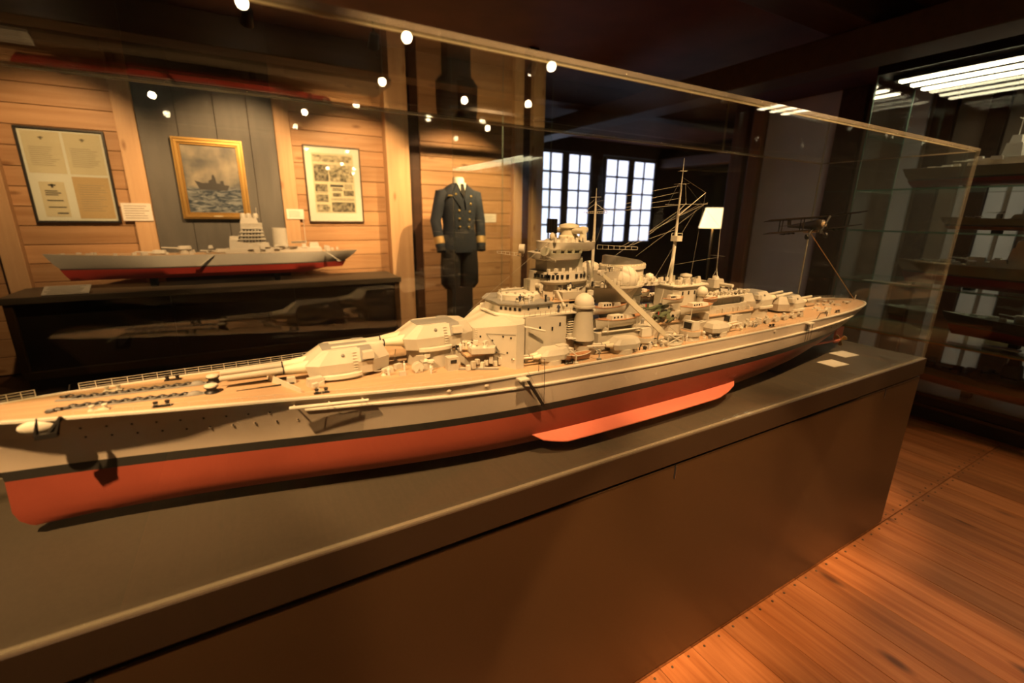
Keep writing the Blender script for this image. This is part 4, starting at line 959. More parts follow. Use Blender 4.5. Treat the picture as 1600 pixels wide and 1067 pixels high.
# boat boom housed on the bow side
for sg in (-1, 1):
    q = MB(); q.cyl((.035, YC+sg*(D_(.035)+.010), 1.120), (.185, YC+sg*(D_(.185)+.008), 1.118), .0042, .0036, 8)
    for x in (.045, .11, .175): q.cyl((x, YC+sg*(hull_y(x, 1.118)-.002), 1.119), (x, YC+sg*(D_(x)+.009), 1.119), .0018, None, 5)
    q.build('side_boom', 'light_grey', S)
    for x in (.36, .45, 1.6): MB().sphere((x, YC+sg*(hull_y(x, 1.112)+.001), 1.112), .0038, 8, 5, k=(1.6, 1, 1)).build('hull_fitting', 'hull_grey', S)
    # accommodation ladders
    gx = .540; gy = YC+sg*(D_(gx)+.012)
    gw = MB().bx(gx-.016, gx+.010, gy-.012, gy+.010, 1.119, 1.1225).build('gangway', 'light_grey', S)
    q = MB()
    p, e = Vector((gx+.008, gy-sg*.004*-1, 1.118)), Vector((gx+.062, YC+sg*(.216), 1.036))
    for o_ in (-.006, .006):
        q.rings([[p+Vector((0, o_-.0008, -.0035)), p+Vector((0, o_+.0008, -.0035)), p+Vector((0, o_+.0008, .0035)), p+Vector((0, o_-.0008, .0035))], [e+Vector((0, o_-.0008, -.0035)), e+Vector((0, o_+.0008, -.0035)), e+Vector((0, o_+.0008, .0035)), e+Vector((0, o_-.0008, .0035))]])
    for i in range(1, 16): c = p+(e-p)*i/16; q.box(c, (.004, .011, .001))
    q.build('gangway_steps', 'chain_dark', gw)
    q = MB(); q.path([(gx+.05, gy-sg*.012, 1.122), (gx+.05, gy-sg*.012, 1.160), (gx+.056, gy+sg*.004, 1.163), (gx+.058, gy+sg*.004, 1.040)], .0007, 4); q.cyl((gx+.01, gy, 1.138), e+Vector((0, 0, .014)), .0005, None, 3).cyl((gx+.01, gy, 1.13), e+Vector((0, 0, .007)), .0005, None, 3); q.build('gangway_wires', 'chain_dark', gw)
    gx = 1.835; gy = YC+sg*(D_(gx)+.008)
    gw = MB().bx(gx-.02, gx+.02, gy-.008, gy+.008, 1.114, 1.118).build('gangway', 'light_grey', S)
    q = MB()
    for d in (-.016, 0.0, .02): q.cyl((gx+d, gy, 1.115), (gx+d, gy, 1.045), .0007, None, 4)
    q.path([(gx+.08, gy-sg*.02, 1.118), (gx+.085, gy-sg*.012, 1.145), (gx+.11, gy, 1.150), (gx+.13, gy-sg*.01, 1.130)], .0014, 5); q.build('gangway_wires', 'chain_dark', gw)
# deck stanchions at the stern staff
MB().cyl((2.600, YC, 1.117), (2.606, YC, 1.140), .0022, None, 6).build('ensign_staff', 'light_grey', S)

# ------------------------------------------------------------------ biplane on a rod fixed at the stern
bp = thing('biplane_model', 'small dark torpedo biplane flying on a thin brass rod above the stern', 'model plane', (2.595, YC, 1.117))
principled('plane_dark', (.022, .016, .010), .5); principled('plane_pale', (.30, .22, .13), .55)
rod_top = Vector((2.10, YC, 1.437)); MB().cyl((2.597, YC, 1.1165), rod_top, .0016, None, 6).build('support_rod', 'brass', bp)
T = Matrix.Translation((2.07, YC, 1.474)) @ Matrix.Rotation(math.radians(-120), 4, 'Z') @ Matrix.Rotation(math.radians(6), 4, 'X') @ Matrix.Rotation(math.radians(-3), 4, 'Y') @ Matrix.Scale(1.09, 4)
# local: nose to +x, span along y
R = []
for d, r in ((.085, .010), (.082, .017), (.060, .019), (.02, .017), (-.05, .011), (-.14, .005)): R.append([(d, r*.75*math.cos(2*PI*i/12), r*math.sin(2*PI*i/12)) for i in range(12)])
MB(T).rings(R).build('fuselage', 'plane_dark', bp, 60)
MB(T).lathe((0, 0, 0), [(.001, 0)], 3) if False else None
q = MB(T); q.sphere((.086, 0, 0), .011, 12, 6, k=(.5, 1, 1)); q.build('engine', 'plane_pale', bp, 60)
for z, span, xo in ((.030, .178, .035), (-.017, .172, .020)):
    q = MB(T); q.rings([[(xo-.030, yy, z+(abs(yy)/span)*.004-.0065), (xo+.020, yy, z+(abs(yy)/span)*.004-.0022), (xo+.022, yy, z+(abs(yy)/span)*.004+.0016), (xo-.030, yy, z+(abs(yy)/span)*.004-.0045)] for yy in (-span, -.09, 0, .09, span)])
    q.build('wing', 'plane_dark', bp)
for yy in (-.125, -.045, .045, .125):
    q = MB(T)
    for xo in (.025, .045): q.cyl((xo-.012, yy, -.015), (xo, yy, .032), .0018, None, 5)
    q.build('wing_strut', 'plane_dark', bp)
for sg in (-1, 1):
    q = MB(T); q.cyl((.04, sg*.008, -.012), (.045, sg*.034, -.040), .0024, None, 5).cyl((.02, sg*.008, -.012), (.045, sg*.034, -.040), .002, None, 5).build('landing_leg', 'plane_dark', bp)
    q = MB(T); q.cyl((.045, sg*.031, -.041), (.045, sg*.038, -.041), .010, None, 14).build('wheel', 'matt_black', bp, 40)
    for k in range(3): MB(T).cyl((.03, sg*(.075+.018*k), -.024), (.0, sg*(.075+.018*k), -.024), .0035, .002, 8).build('bomb', 'plane_dark', bp, 40)
q = MB(T); q.box((-.13, 0, .003), (.03, .07, .0016)).prism([(-.145, -.0008), (-.12, -.0008), (-.12, .0008), (-.145, .0008)], 0, .028).build('tail', 'plane_dark', bp)
a = math.radians(60); q = MB(T)
for sg in (-1, 1):
    d = Vector((0, math.cos(a), math.sin(a)))*sg; n_ = Vector((0, -math.sin(a), math.cos(a))); c = Vector((.093, 0, 0))
    q.rings([[c+d*.002-n_*.002+Vector((.001, 0, 0)), c+d*.002+n_*.002+Vector((-.001, 0, 0)), c+d*.034+n_*.0035+Vector((-.0008, 0, 0)), c+d*.034-n_*.0035+Vector((.0008, 0, 0))], [c+d*.002-n_*.002+Vector((.0022, 0, 0)), c+d*.002+n_*.002+Vector((.0002, 0, 0)), c+d*.034+n_*.0035+Vector((.0004, 0, 0)), c+d*.034-n_*.0035+Vector((.002, 0, 0))]])
q.build('propeller', 'matt_black', bp)
MB(T).cyl((-.03, 0, -.022), (.05, 0, -.022), .006, .0065, 10).build('torpedo', 'plane_pale', bp, 50)
# connect the rod with the belly
MB().cyl(rod_top, (2.075, YC, 1.456), .0016, None, 6).build('support_rod', 'brass', bp)

# label cards lying in the case
for i, (c, rz_, nm) in enumerate((((2.17, .945), -.10, 'cream label card on the case floor below the stern, nearer the front glass'), ((2.37, .995), -.10, 'cream label card on the case floor below the stern, nearer the end glass'))):
    o = MB(Matrix.Translation((c[0], c[1], .8901)) @ Matrix.Rotation(rz_, 4, 'Z')).box((0, 0, .0012), (.105, .075, .0024)).build('label_card', principled('card_cream', (.62, .58, .48), .6) if 'card_cream' not in MAT else 'card_cream', None, origin=(c[0], c[1], .8901), label=nm, category='label card', group='cards on the case floor')

# ================================================================== things along the back wall
principled('frame_black', (.02, .018, .016), .4); principled('frame_dark_wood', (.06, .035, .02), .4)
principled('gold', (.78, .50, .16), .35, .85); principled('gold_dark', (.50, .30, .09), .4, .8)
principled('mat_board', (.76, .73, .66), .7); principled('old_paper', (.66, .56, .40), .75); principled('paper_white', (.78, .74, .66), .75); principled('ochre_paper', (.56, .38, .20), .75)
principled('print_black', (.05, .045, .04), .7); principled('print_grey', (.30, .26, .20), .75)
mottled('photo_print', (.10, .085, .06), (.58, .49, .35), 26, .7, detail=6)
mottled('photo_print_dark', (.05, .042, .03), (.34, .28, .20), 34, .7, detail=6)
YW = 5.77
def text_lines(m, x0, x1, z0, z1, n, y, rnd, th=.35, ragged=.3):
    for i in range(n):
        z = z1-(z1-z0)*(i+.5)/n; h = (z1-z0)/n*th/2; w = (x1-x0)*(1-ragged*rnd.random())
        m.bx(x0, x0+w, y-.0006, y, z-h, z+h)
rt = random.Random(5)
# framed documents (four sheets)
def frame(t, x0, x1, z0, z1, w, d, mat, y=YW):
    for (a, b, c, e) in ((x0, x1, z1-w, z1), (x0, x1, z0, z0+w), (x0, x0+w, z0+w, z1-w), (x1-w, x1, z0+w, z1-w)):
        bevel(MB().bx(a, b, y-d, y, c, e).build('frame_rail', mat, t), .002, 1)
X0d, X1d, Z0d, Z1d = -1.60, -1.005, 1.372, 2.175
fd = thing('framed_documents', 'black framed sheet of four typed documents on the board wall', 'picture', ((X0d+X1d)/2, YW, Z0d))
frame(fd, X0d, X1d, Z0d, Z1d, .018, .03, 'frame_black')
MB().bx(X0d+.018, X1d-.018, YW-.012, YW-.002, Z0d+.018, Z1d-.018).build('mount', 'mat_board', fd)
pages = [(-1.565, -1.315, 1.795, 2.140, 'old_paper'), (-1.295, -1.04, 1.795, 2.140, 'old_paper'), (-1.525, -1.355, 1.425, 1.725, 'old_paper'), (-1.295, -1.04, 1.41, 1.775, 'ochre_paper')]
for i, (a, b, c, e, mt) in enumerate(pages):
    p = MB().bx(a, b, YW-.0135, YW-.012, c, e).build('document_page', mt, fd); m = MB(); y = YW-.0135
    if i < 2:
        text_lines(m, a+.03, b-.03, c+.06, e-.12, 10, y, rt, .22); m.bx((a+b)/2-.018, (a+b)/2+.018, y-.0006, y, e-.055, e-.045).bx((a+b)/2-.007, (a+b)/2+.007, y-.0006, y, e-.068, e-.040)
        m.build('typed_text', 'print_grey', p)
    elif i == 2:
        m.bx(a+.06, b-.06, y-.0006, y, e-.035, e-.022).bx(a+.077, b-.077, y-.0006, y, e-.05, e-.018)
        text_lines(m, a+.03, b-.03, e-.12, e-.07, 3, y, rt, .55); m.bx(a+.03, b-.03, y-.0006, y, e-.165, e-.155).bx(a+.03, b-.02, y-.0006, y, c+.078, c+.087).bx(a+.08, b-.015, y-.0006, y, c+.024, c+.036); m.build('printed_text', 'print_black', p)
    else: text_lines(m, a+.03, b-.03, c+.06, e-.06, 12, y, rt, .2); m.build('typed_text', 'print_grey', p)
MB().bx(X0d+.016, X1d-.016, YW-.019, YW-.016, Z0d+.016, Z1d-.016).build('cover_glass', 'cabinet_glass', fd)
# painting
X0p, X1p, Z0p, Z1p = -.51, .085, 1.415, 2.18
pt = thing('framed_painting', 'gold framed oil painting of a smoking warship in rough sea', 'painting', ((X0p+X1p)/2, YW, Z0p))
frame(pt, X0p, X1p, Z0p, Z1p, .045, .05, 'gold'); frame(pt, X0p+.045, X1p-.045, Z0p+.045, Z1p-.045, .018, .035, 'gold_dark')
frame(pt, X0p+.012, X1p-.012, Z0p+.012, Z1p-.012, .010, .058, 'gold_dark')
def canvas_mat():
    m = principled('oil_canvas', (.3, .3, .3), .45); b = m.node_tree.nodes['Principled BSDF']; tc = N(m, 'ShaderNodeTexCoord')
    sp = N(m, 'ShaderNodeSeparateXYZ'); L(m, tc.outputs['Object'], sp.inputs[0])
    nz = N(m, 'ShaderNodeTexNoise'); nz.inputs['Scale'].default_value = 5; nz.inputs['Detail'].default_value = 7; L(m, tc.outputs['Object'], nz.inputs['Vector'])
    sky = N(m, 'ShaderNodeValToRGB'); e = sky.color_ramp.elements; e[0].position = .36; e[0].color = (.07, .085, .10, 1); e[1].position = .66; e[1].color = (.40, .36, .27, 1); L(m, nz.outputs[0], sky.inputs[0])
    mp = N(m, 'ShaderNodeMapping'); mp.inputs['Scale'].default_value = (5, 5, 16); L(m, tc.outputs['Object'], mp.inputs[0])
    n2 = N(m, 'ShaderNodeTexNoise'); n2.inputs['Scale'].default_value = 2.2; n2.inputs['Detail'].default_value = 7; n2.inputs['Distortion'].default_value = 1.2; L(m, mp.outputs[0], n2.inputs['Vector'])
    sea = N(m, 'ShaderNodeValToRGB'); e = sea.color_ramp.elements; e[0].position = .42; e[0].color = (.025, .042, .065, 1); e[1].position = .72; e[1].color = (.34, .37, .37, 1); L(m, n2.outputs[0], sea.inputs[0])
    st = N(m, 'ShaderNodeMapRange'); st.inputs['From Min'].default_value = .29; st.inputs['From Max'].default_value = .33; L(m, sp.outputs['Z'], st.inputs[0])
    mx = N(m, 'ShaderNodeMix', data_type='RGBA'); L(m, st.outputs[0], mx.inputs[0]); L(m, sea.outputs[0], mx.inputs[6]); L(m, sky.outputs[0], mx.inputs[7]); L(m, mx.outputs[2], b.inputs['Base Color'])
canvas_mat()
cv = MB().bx(X0p+.06, X1p-.06, YW-.02, YW-.012, Z0p+.06, Z1p-.06).build('canvas', 'oil_canvas', pt)
m = MB(); y0, y1 = YW-.0212, YW-.0202
m.rings([[(x, y0, z) for x, z in ((-.37, 1.785), (-.335, 1.70), (-.10, 1.695), (-.075, 1.745), (-.12, 1.75), (-.125, 1.79), (-.15, 1.79), (-.155, 1.76), (-.185, 1.765), (-.19, 1.81), (-.20, 1.845), (-.215, 1.845), (-.225, 1.80), (-.25, 1.79), (-.255, 1.765), (-.31, 1.765))], [(x, y1, z) for x, z in ((-.37, 1.785), (-.335, 1.70), (-.10, 1.695), (-.075, 1.745), (-.12, 1.75), (-.125, 1.79), (-.15, 1.79), (-.155, 1.76), (-.185, 1.765), (-.19, 1.81), (-.20, 1.845), (-.215, 1.845), (-.225, 1.80), (-.25, 1.79), (-.255, 1.765), (-.31, 1.765))]]).build('painted_ship', principled('paint_dark', (.055, .055, .055), .5), cv)
MB().bx(-.25, -.17, YW-.0526, YW-.0505, Z0p+.012, Z0p+.034).build('name_plate', principled('plate_pale', (.75, .65, .42), .4, .4), pt)
# newspaper page
X0n, X1n, Z0n, Z1n = .655, 1.258, 1.385, 2.205
nw = thing('framed_newspaper', 'narrow dark framed newspaper page with photographs on white mount', 'picture', ((X0n+X1n)/2, YW, Z0n))
frame(nw, X0n, X1n, Z0n, Z1n, .013, .025, 'frame_dark_wood')
MB().bx(X0n+.013, X1n-.013, YW-.012, YW-.002, Z0n+.013, Z1n-.013).build('mount', 'mat_board', nw)
pg = MB().bx(.735, 1.180, YW-.0135, YW-.012, 1.49, 2.13).build('newspaper_page', 'old_paper', nw)
y = YW-.0135
for (a, b, c, e, mt) in ((.75, 1.165, 2.04, 2.11, 'photo_print'), (.75, .90, 1.83, 2.01, 'photo_print_dark'), (.91, 1.165, 1.83, 2.01, 'photo_print'), (.75, .88, 1.72, 1.80, 'photo_print_dark'), (.75, .88, 1.61, 1.69, 'photo_print_dark'), (.75, .89, 1.50, 1.58, 'photo_print'), (.91, 1.165, 1.50, 1.61, 'photo_print_dark'), (.93, 1.02, 1.67, 1.71, 'photo_print_dark'), (1.05, 1.165, 1.68, 1.74, 'photo_print_dark')):
    MB().bx(a, b, y-.0008, y, c, e).build('press_photo', mt, pg)
m = MB(); m.bx(.91, 1.05, y-.0006, y, 1.775, 1.80); text_lines(m, .93, 1.04, 1.73, 1.765, 2, y, rt, .6, .1); text_lines(m, 1.06, 1.16, 1.75, 1.81, 5, y, rt, .35, .1); text_lines(m, .91, 1.165, 1.625, 1.655, 3, y, rt, .35, .1); text_lines(m, .75, .88, 1.70, 1.715, 1, y, rt); m.build('headline_text', 'print_black', pg)
MB().bx(X0n+.012, X1n-.012, YW-.017, YW-.0145, Z0n+.012, Z1n-.012).build('cover_glass', 'cabinet_glass', nw)
# wall labels
def wall_label(x0, x1, z0, z1, label, y=YW):
    o = MB().bx(x0, x1, y-.008, y, z0, z1).build('wall_label', 'paper_white', None, origin=((x0+x1)/2, y, z0), label=label, category='label', group='wall labels')
    m = MB(); text_lines(m, x0+.02, x1-.02, z0+.015, z1-.015, 6, y-.008, rt, .3); m.build('label_text', 'print_grey', o)
wall_label(-.985, -.755, 1.392, 1.555, 'pale text label beside the framed documents', 5.737)
wall_label(.428, .60, 1.42, 1.525, 'pale text label between painting and newspaper page', 5.737)
wall_label(2.83, 3.04, 1.395, 1.505, 'pale text label beside the naval uniform')

# low black cabinet under the second ship
CX0, CX1, CY0, CY1, CZ = -1.77, 1.48, 5.10, 5.735, .80
cab = thing('low_cabinet', 'long low black cabinet against the board wall under a model ship', 'cabinet', ((CX0+CX1)/2, (CY0+CY1)/2, 0))
bevel(MB().bx(CX0, CX1, CY0, CY1, CZ-.055, CZ).build('top', 'slab_paint', cab), .003)
MB().bx(CX0+.02, CX1-.02, CY0+.10, CY1-.01, .0, CZ-.055).build('body', 'satin_black', cab)
bevel(MB().bx(CX0+.02, CX1-.02, CY0+.01, CY0+.10, .10, .165).build('bottom_rail', 'plinth_paint', cab), .003)
for a, b in ((CX0+.02, CX0+.075), (CX1-.075, CX1-.02)): bevel(MB().bx(a, b, CY0+.01, CY0+.10, .165, CZ-.055).build('stile', 'plinth_paint', cab), .003)
n = 3; w = (CX1-CX0-.15)/n
for i in range(n): bevel(MB().bx(CX0+.075+w*i+.002, CX0+.075+w*(i+1)-.002, CY0+.045, CY0+.065, .167, CZ-.057).build('panel', 'satin_black', cab), .002, 1)
o = MB(Matrix.Translation((-1.36, 5.19, CZ)) @ Matrix.Rotation(math.radians(24), 4, 'X')).box((0, 0, .036), (.30, .14, .010)).build('tilted_label', principled('grey_card', (.30, .29, .26), .5), None, origin=(-1.36, 5.19, CZ), label='grey tilted text plate at the bow end of the low cabinet', category='label')
m = MB(Matrix.Translation((-1.36, 5.19, CZ)) @ Matrix.Rotation(math.radians(24), 4, 'X'))
for i in range(7): m.box((-.01*(i % 3), -.055+.018*i, .0416), (.24-.03*(i % 2), .005, .0008))
m.build('label_text', 'print_black', o)
MB(Matrix.Translation((-1.36, 5.19, CZ))).box((0, .0, .0135), (.26, .03, .0265)).build('label_foot', 'matt_black', o)

# ------------------------------------------------------------------ generic ship models
principled('model_grey', (.52, .51, .46), .5); principled('model_light', (.55, .53, .47), .5); principled('model_red', (.42, .045, .032), .45); principled('model_deck', (.42, .29, .17), .6)
principled('model_dark', (.05, .05, .045), .5); principled('maroon', (.17, .022, .022), .45); principled('olive', (.20, .19, .13), .5)
def ship(name, label, loc, Ln, beam, draft, free, rz, mats, turrets, blocks, group=None, stand=.03, masts=(), boats=(), funnels=(), cat='model ship'):
    """bow at local x=0, stern at x=Ln, keel at z=stand"""
    t = thing(name, label, cat, loc, group); Tm = Matrix.Translation(loc) @ Matrix.Rotation(rz, 4, 'Z')
    hullm, redm, deckm, detm = mats; n = 36; b = beam/2; zw = stand+draft; zd = zw+free
    def half(s, f): 
        bow = 1-(1-min(1, s/.33))**f; st = 1-max(0, (s-.72)/.28)**2.2*(.75 if f > 1.5 else .97); return max(.004*beam, b*bow*st)
    def sec(s):
        sh = free*.22*max(0, 1-s/.4)**2
        xs = lambda k: s*Ln*(1-k*.05)+k*.035*Ln*(1-s)
        return [(xs(0), half(s, 1.9), zd+sh), (xs(.6), half(s, 1.6), zw+free*.4), (xs(1), half(s, 1.3), zw+.006), (xs(1.0), half(s, 1.3), zw-.006), (xs(1.3), half(s, 1.25)*.93, stand+draft*.4), (xs(1.6), half(s, 1.2)*.6, stand+draft*.04+draft*.6*max(0, s-.85)/.15), (xs(1.6), 0, stand+draft*.6*max(0, s-.85)/.15)]
    SS = [sec(i/n) for i in range(n+1)]
    for nm, i0, i1, mt in (('hull_side', 0, 2, hullm), ('boot_topping', 2, 3, 'model_dark'), ('lower_hull', 3, 6, redm)):
        m = MB(Tm)
        for sg in (-1, 1):
            k = i1-i0+1; vs = [(x, sg*y, z) for st in SS for (x, y, z) in st[i0:i1+1]]; fs = []
            for a in range(n):
                for j in range(k-1):
                    q = (a*k+j, (a+1)*k+j, (a+1)*k+j+1, a*k+j+1); fs.append(q if sg < 0 else q[::-1])
            m.add(vs, fs)
        if i0 == 0: e = SS[-1]; m.add([(e[q][0], -e[q][1], e[q][2]) for q in (0, 1, 2)]+[(e[q][0], e[q][1], e[q][2]) for q in (2, 1, 0)], [(0, 1, 2, 3, 4, 5)])
        m.build(nm, mt, t, 40)
    m = MB(Tm); vs = []; fs = []
    for i, st in enumerate(SS):
        x, y, z = st[0]; vs += [(x, -y, z-.001), (x, y, z-.001)]
        if i: fs.append((2*i-1, 2*i+1, 2*i, 2*i-2))
    m.add(vs, fs).build('deck', deckm, t)
    for (x, dz, sc_, dirn, nb) in turrets:
        A = Tm @ Matrix.Translation((x*Ln, 0, zd+dz)) @ Matrix.Rotation(0 if dirn < 0 else PI, 4, 'Z'); k = beam*sc_
        q = MB(A); q.lathe((0, 0, -.01-dz), [(k*.30, 0), (k*.30, dz+.012)], 14); q.rings([[(-.38*k, -.22*k, .01), (-.2*k, -.33*k, .01), (.35*k, -.30*k, .01), (.45*k, -.15*k, .01), (.45*k, .15*k, .01), (.35*k, .30*k, .01), (-.2*k, .33*k, .01), (-.38*k, .22*k, .01)], [(-.30*k, -.18*k, .26*k), (-.18*k, -.27*k, .28*k), (.33*k, -.26*k, .28*k), (.42*k, -.12*k, .28*k), (.42*k, .12*k, .28*k), (.33*k, .26*k, .28*k), (-.18*k, .27*k, .28*k), (-.30*k, .18*k, .26*k)]]); g_ = q.build('gun_turret', detm, t)
        for i in range(nb):
            y = (i-(nb-1)/2)*.16*k; MB(A).cyl((-.33*k, y, .14*k), (-1.25*k, y, .20*k), .034*k, .024*k, 8).build('gun_barrel', detm, g_, 40)
    for (x, y, z, dx, dy, dz, tp) in blocks:
        MB(Tm).box((x*Ln, y*beam, zd+z+dz/2), (dx, dy, dz), 0, (tp, tp)).build('superstructure', detm, t)
    for (x, r, h, z) in funnels: MB(Tm).lathe((x*Ln, 0, zd+z), [(r, 0), (r*.95, h), (r*.8, h), (r*.8, h-.01)], 16, 1.3, 1).build('funnel', detm, t, 40)
    for (x, z, h) in masts: MB(Tm).cyl((x*Ln, 0, zd+z), (x*Ln, 0, zd+z+h), .004, .002, 6).cyl((x*Ln, -.07, zd+z+h*.7), (x*Ln, .07, zd+z+h*.7), .0018, None, 4).build('mast', detm, t)
    for (x, y, z) in boats:
        R = []
        for i in range(7):
            u = -1+2*i/6; ww = .018*max(.1, 1-u*u*u*u); R.append([(x*Ln+u*.055, y*beam-ww, zd+z+.018), (x*Ln+u*.05, y*beam, zd+z), (x*Ln+u*.055, y*beam+ww, zd+z+.018)])
        MB(Tm).rings(R).build('ship_boat', 'model_light', t)
    if stand > .001:
        for x in (.28, .68): MB(Tm).box((x*Ln, 0, stand/2), (.05, beam*.4, stand)).build('stand', 'matt_black', t)
    return t, Tm, zd
A2 = (-1.535, 5.45, CZ)
s2, T2, zd2 = ship('warship_model', 'grey warship model with bright red bottom on the low black cabinet', A2, 2.62, .30, .105, .112, 0, ('model_grey', 'model_red', 'model_deck', 'model_light'),
    [(.308, .0, .46, -1, 3), (.385, .035, .46, -1, 3), (.500, .0, .46, -1, 3)],
    [(.61, 0, 0, .50, .22, .04, .96), (.61, 0, .04, .30, .19, .05, .95), (.612, 0, .09, .22, .16, .16, .88), (.612, 0, .25, .19, .13, .04, 1.0), (.606, 0, .29, .16, .11, .05, .85), (.555, 0, .04, .13, .18, .09, .9), (.553, 0, .13, .10, .14, .03, .9),
     (.70, 0, 0, .40, .20, .035, .97), (.72, .25, .035, .05, .05, .04, .8), (.72, -.25, .035, .05, .05, .04, .8), (.80, 0, 0, .30, .17, .04, .95), (.79, -.2, .04, .05, .05, .04, .7), (.83, 0, .04, .10, .08, .05, .8), (.88, -.2, 0, .05, .05, .05, .7), (.88, .2, 0, .05, .05, .05, .7), (.60, -.33, .035, .05, .05, .04, .7), (.64, -.33, .035, .05, .05, .04, .7), (.69, -.33, .035, .05, .05, .04, .7), (.47, -.22, .05, .04, .04, .03, .7)],
    masts=((.635, .34, .10), (.80, .07, .30)), boats=((.65, -.34, .04), (.70, -.36, .045), (.765, -.1, .085), (.785, .1, .085), (.745, -.34, .04)), funnels=((.707, .055, .205, .035),), stand=.075)
for k, (dx, dz, w) in enumerate(((.608, .13, .14), (.608, .165, .12), (.610, .20, .11), (.612, .235, .12))):
    MB(T2).box((dx*2.62, 0, zd2+dz), (.25-.02*k, .185-.01*k, .008)).build('bridge_gallery', 'model_grey', s2)
    for i in range(6): MB(T2).box((dx*2.62-.07+.028*i, -.0865+.004*k, zd2+dz-.014), (.016, .004, .012)).build('bridge_window', 'model_dark', s2)
for x in (.588, .607, .63): MB(T2).lathe((x*2.62, -.02, zd2+.338), [(.026, 0), (.026, .03), (.018, .045), (.002, .048)], 12).build('gun_director', 'model_light', s2, 40)
for x, e in ((.475, 1), (.865, -1)):
    p = Vector((x*2.62, -.155, zd2-.005)); q = p+Vector((-e*.12, -.03, -.095)); MB(T2).rings([[p+Vector((0, -.012, 0)), p+Vector((0, .012, 0)), p+Vector((.014, .012, 0)), p+Vector((.014, -.012, 0))], [q+Vector((0, -.012, 0)), q+Vector((0, .012, 0)), q+Vector((.014, .012, 0)), q+Vector((.014, -.012, 0))]]).box((q.x, q.y, q.z), (.04, .03, .006)).build('gangway', 'model_light', s2)
m = MB(T2)
for i in range(40): x = 2.62*(.02+.95*i/39); m.cyl((x, -.13*min(1, .2+i/10), zd2), (x, -.13*min(1, .2+i/10), zd2+.03), .0012, None, 4)
m.build('rail_posts', 'model_light', s2, kind='stuff')
rk = random.Random(11)
for i in range(26): x = 2.62*(.05+.9*rk.random()); MB(T2).box((x, (rk.random()-.5)*.2*min(1, x/.6), zd2+.012), (.02+.02*rk.random(), .02, .02+.02*rk.random()), rk.random(), (.8, .8)).build('deck_fitting', 'model_light', s2)

# ------------------------------------------------------------------ naval uniform on a headless bust
mottled('navy_wool', (.013, .018, .030), (.020, .027, .042), 60, .85); principled('trouser_wool', (.014, .013, .014), .85); principled('shirt_white', (.80, .76, .70), .7)
principled('button_gold', (.85, .60, .22), .3, .8); principled('cuff_gold', (.62, .42, .18), .45, .5)
UX, UY = 2.225, 5.16
un = thing('naval_uniform', 'dark navy double-breasted officer uniform with gold buttons on a headless bust', 'uniform', (UX, UY, 0))
def elr(cx, rx, ry, z, n=24, cyy=UY): return [(cx+rx*math.copysign(abs(math.cos(2*PI*i/n))**.85, math.cos(2*PI*i/n)), cyy+ry*math.sin(2*PI*i/n), z) for i in range(n)]
MB().rings([elr(UX, .235, .13, 1.06), elr(UX, .225, .13, 1.16), elr(UX, .195, .12, 1.36), elr(UX, .215, .135, 1.55), elr(UX, .225, .13, 1.68), elr(UX, .205, .11, 1.76), elr(UX, .12, .09, 1.82), elr(UX, .075, .075, 1.84)]).build('jacket', 'navy_wool', un, 60)
for sg in (-1, 1):
    sh = Vector((UX+sg*.205, UY, 1.735)); el = Vector((UX+sg*.285, UY+.02, 1.42)); wr_ = Vector((UX+sg*.262, UY-.06, 1.125))
    def ring(c, r, d, n=14): 
        d = Vector(d).normalized(); a = d.orthogonal().normalized(); b = d.cross(a); return [c+(a*math.cos(2*PI*i/n)+b*math.sin(2*PI*i/n))*r for i in range(n)]
    MB().rings([ring(sh+Vector((-sg*.03, 0, .035)), .035, (0, 0, -1)), ring(sh, .078, (sg*.25, 0, -1)), ring((sh+el)/2, .072, (sg*.25, 0, -1)), ring(el, .064, (0, -.1, -1)), ring(wr_, .056, (-sg*.1, -.2, -1))]).build('sleeve', 'navy_wool', un, 60)
    d = (wr_-el).normalized(); MB().rings([ring(wr_-d*.115, .0605, d), ring(wr_-d*.035, .0600, d)]).build('cuff_band', 'cuff_gold', un, 60)
    MB().rings([ring(wr_-d*.002, .050, d), ring(wr_+d*.05, .056, d), ring(wr_+d*.06, .04, d)]).build('sleeve_end', 'trouser_wool', un, 60)
MB().rings([elr(UX, .072, .074, 1.80), elr(UX, .066, .066, 1.885), elr(UX, .055, .055, 1.905)]).build('collar', 'shirt_white', un, 60)
m = MB(); m.add([(UX-.055, UY-.100, 1.84), (UX+.055, UY-.100, 1.84), (UX+.01, UY-.145, 1.70), (UX-.01, UY-.145, 1.70), (UX-.055, UY-.06, 1.84), (UX+.055, UY-.06, 1.84), (UX+.01, UY-.11, 1.70), (UX-.01, UY-.11, 1.70)], [(0, 3, 2, 1), (4, 5, 6, 7), (0, 1, 5, 4), (1, 2, 6, 5), (2, 3, 7, 6), (3, 0, 4, 7)]).build('shirt_front', 'shirt_white', un)
m = MB(); m.add([(UX-.018, UY-.112, 1.83), (UX+.018, UY-.112, 1.83), (UX+.026, UY-.150, 1.72), (UX, UY-.156, 1.69), (UX-.026, UY-.150, 1.72), (UX-.018, UY-.10, 1.83), (UX+.018, UY-.10, 1.83), (UX+.026, UY-.136, 1.72), (UX, UY-.14, 1.69), (UX-.026, UY-.136, 1.72)], [(0, 4, 3, 2, 1), (5, 6, 7, 8, 9), (0, 1, 6, 5), (1, 2, 7, 6), (2, 3, 8, 7), (3, 4, 9, 8), (4, 0, 5, 9)]).build('tie', 'trouser_wool', un)
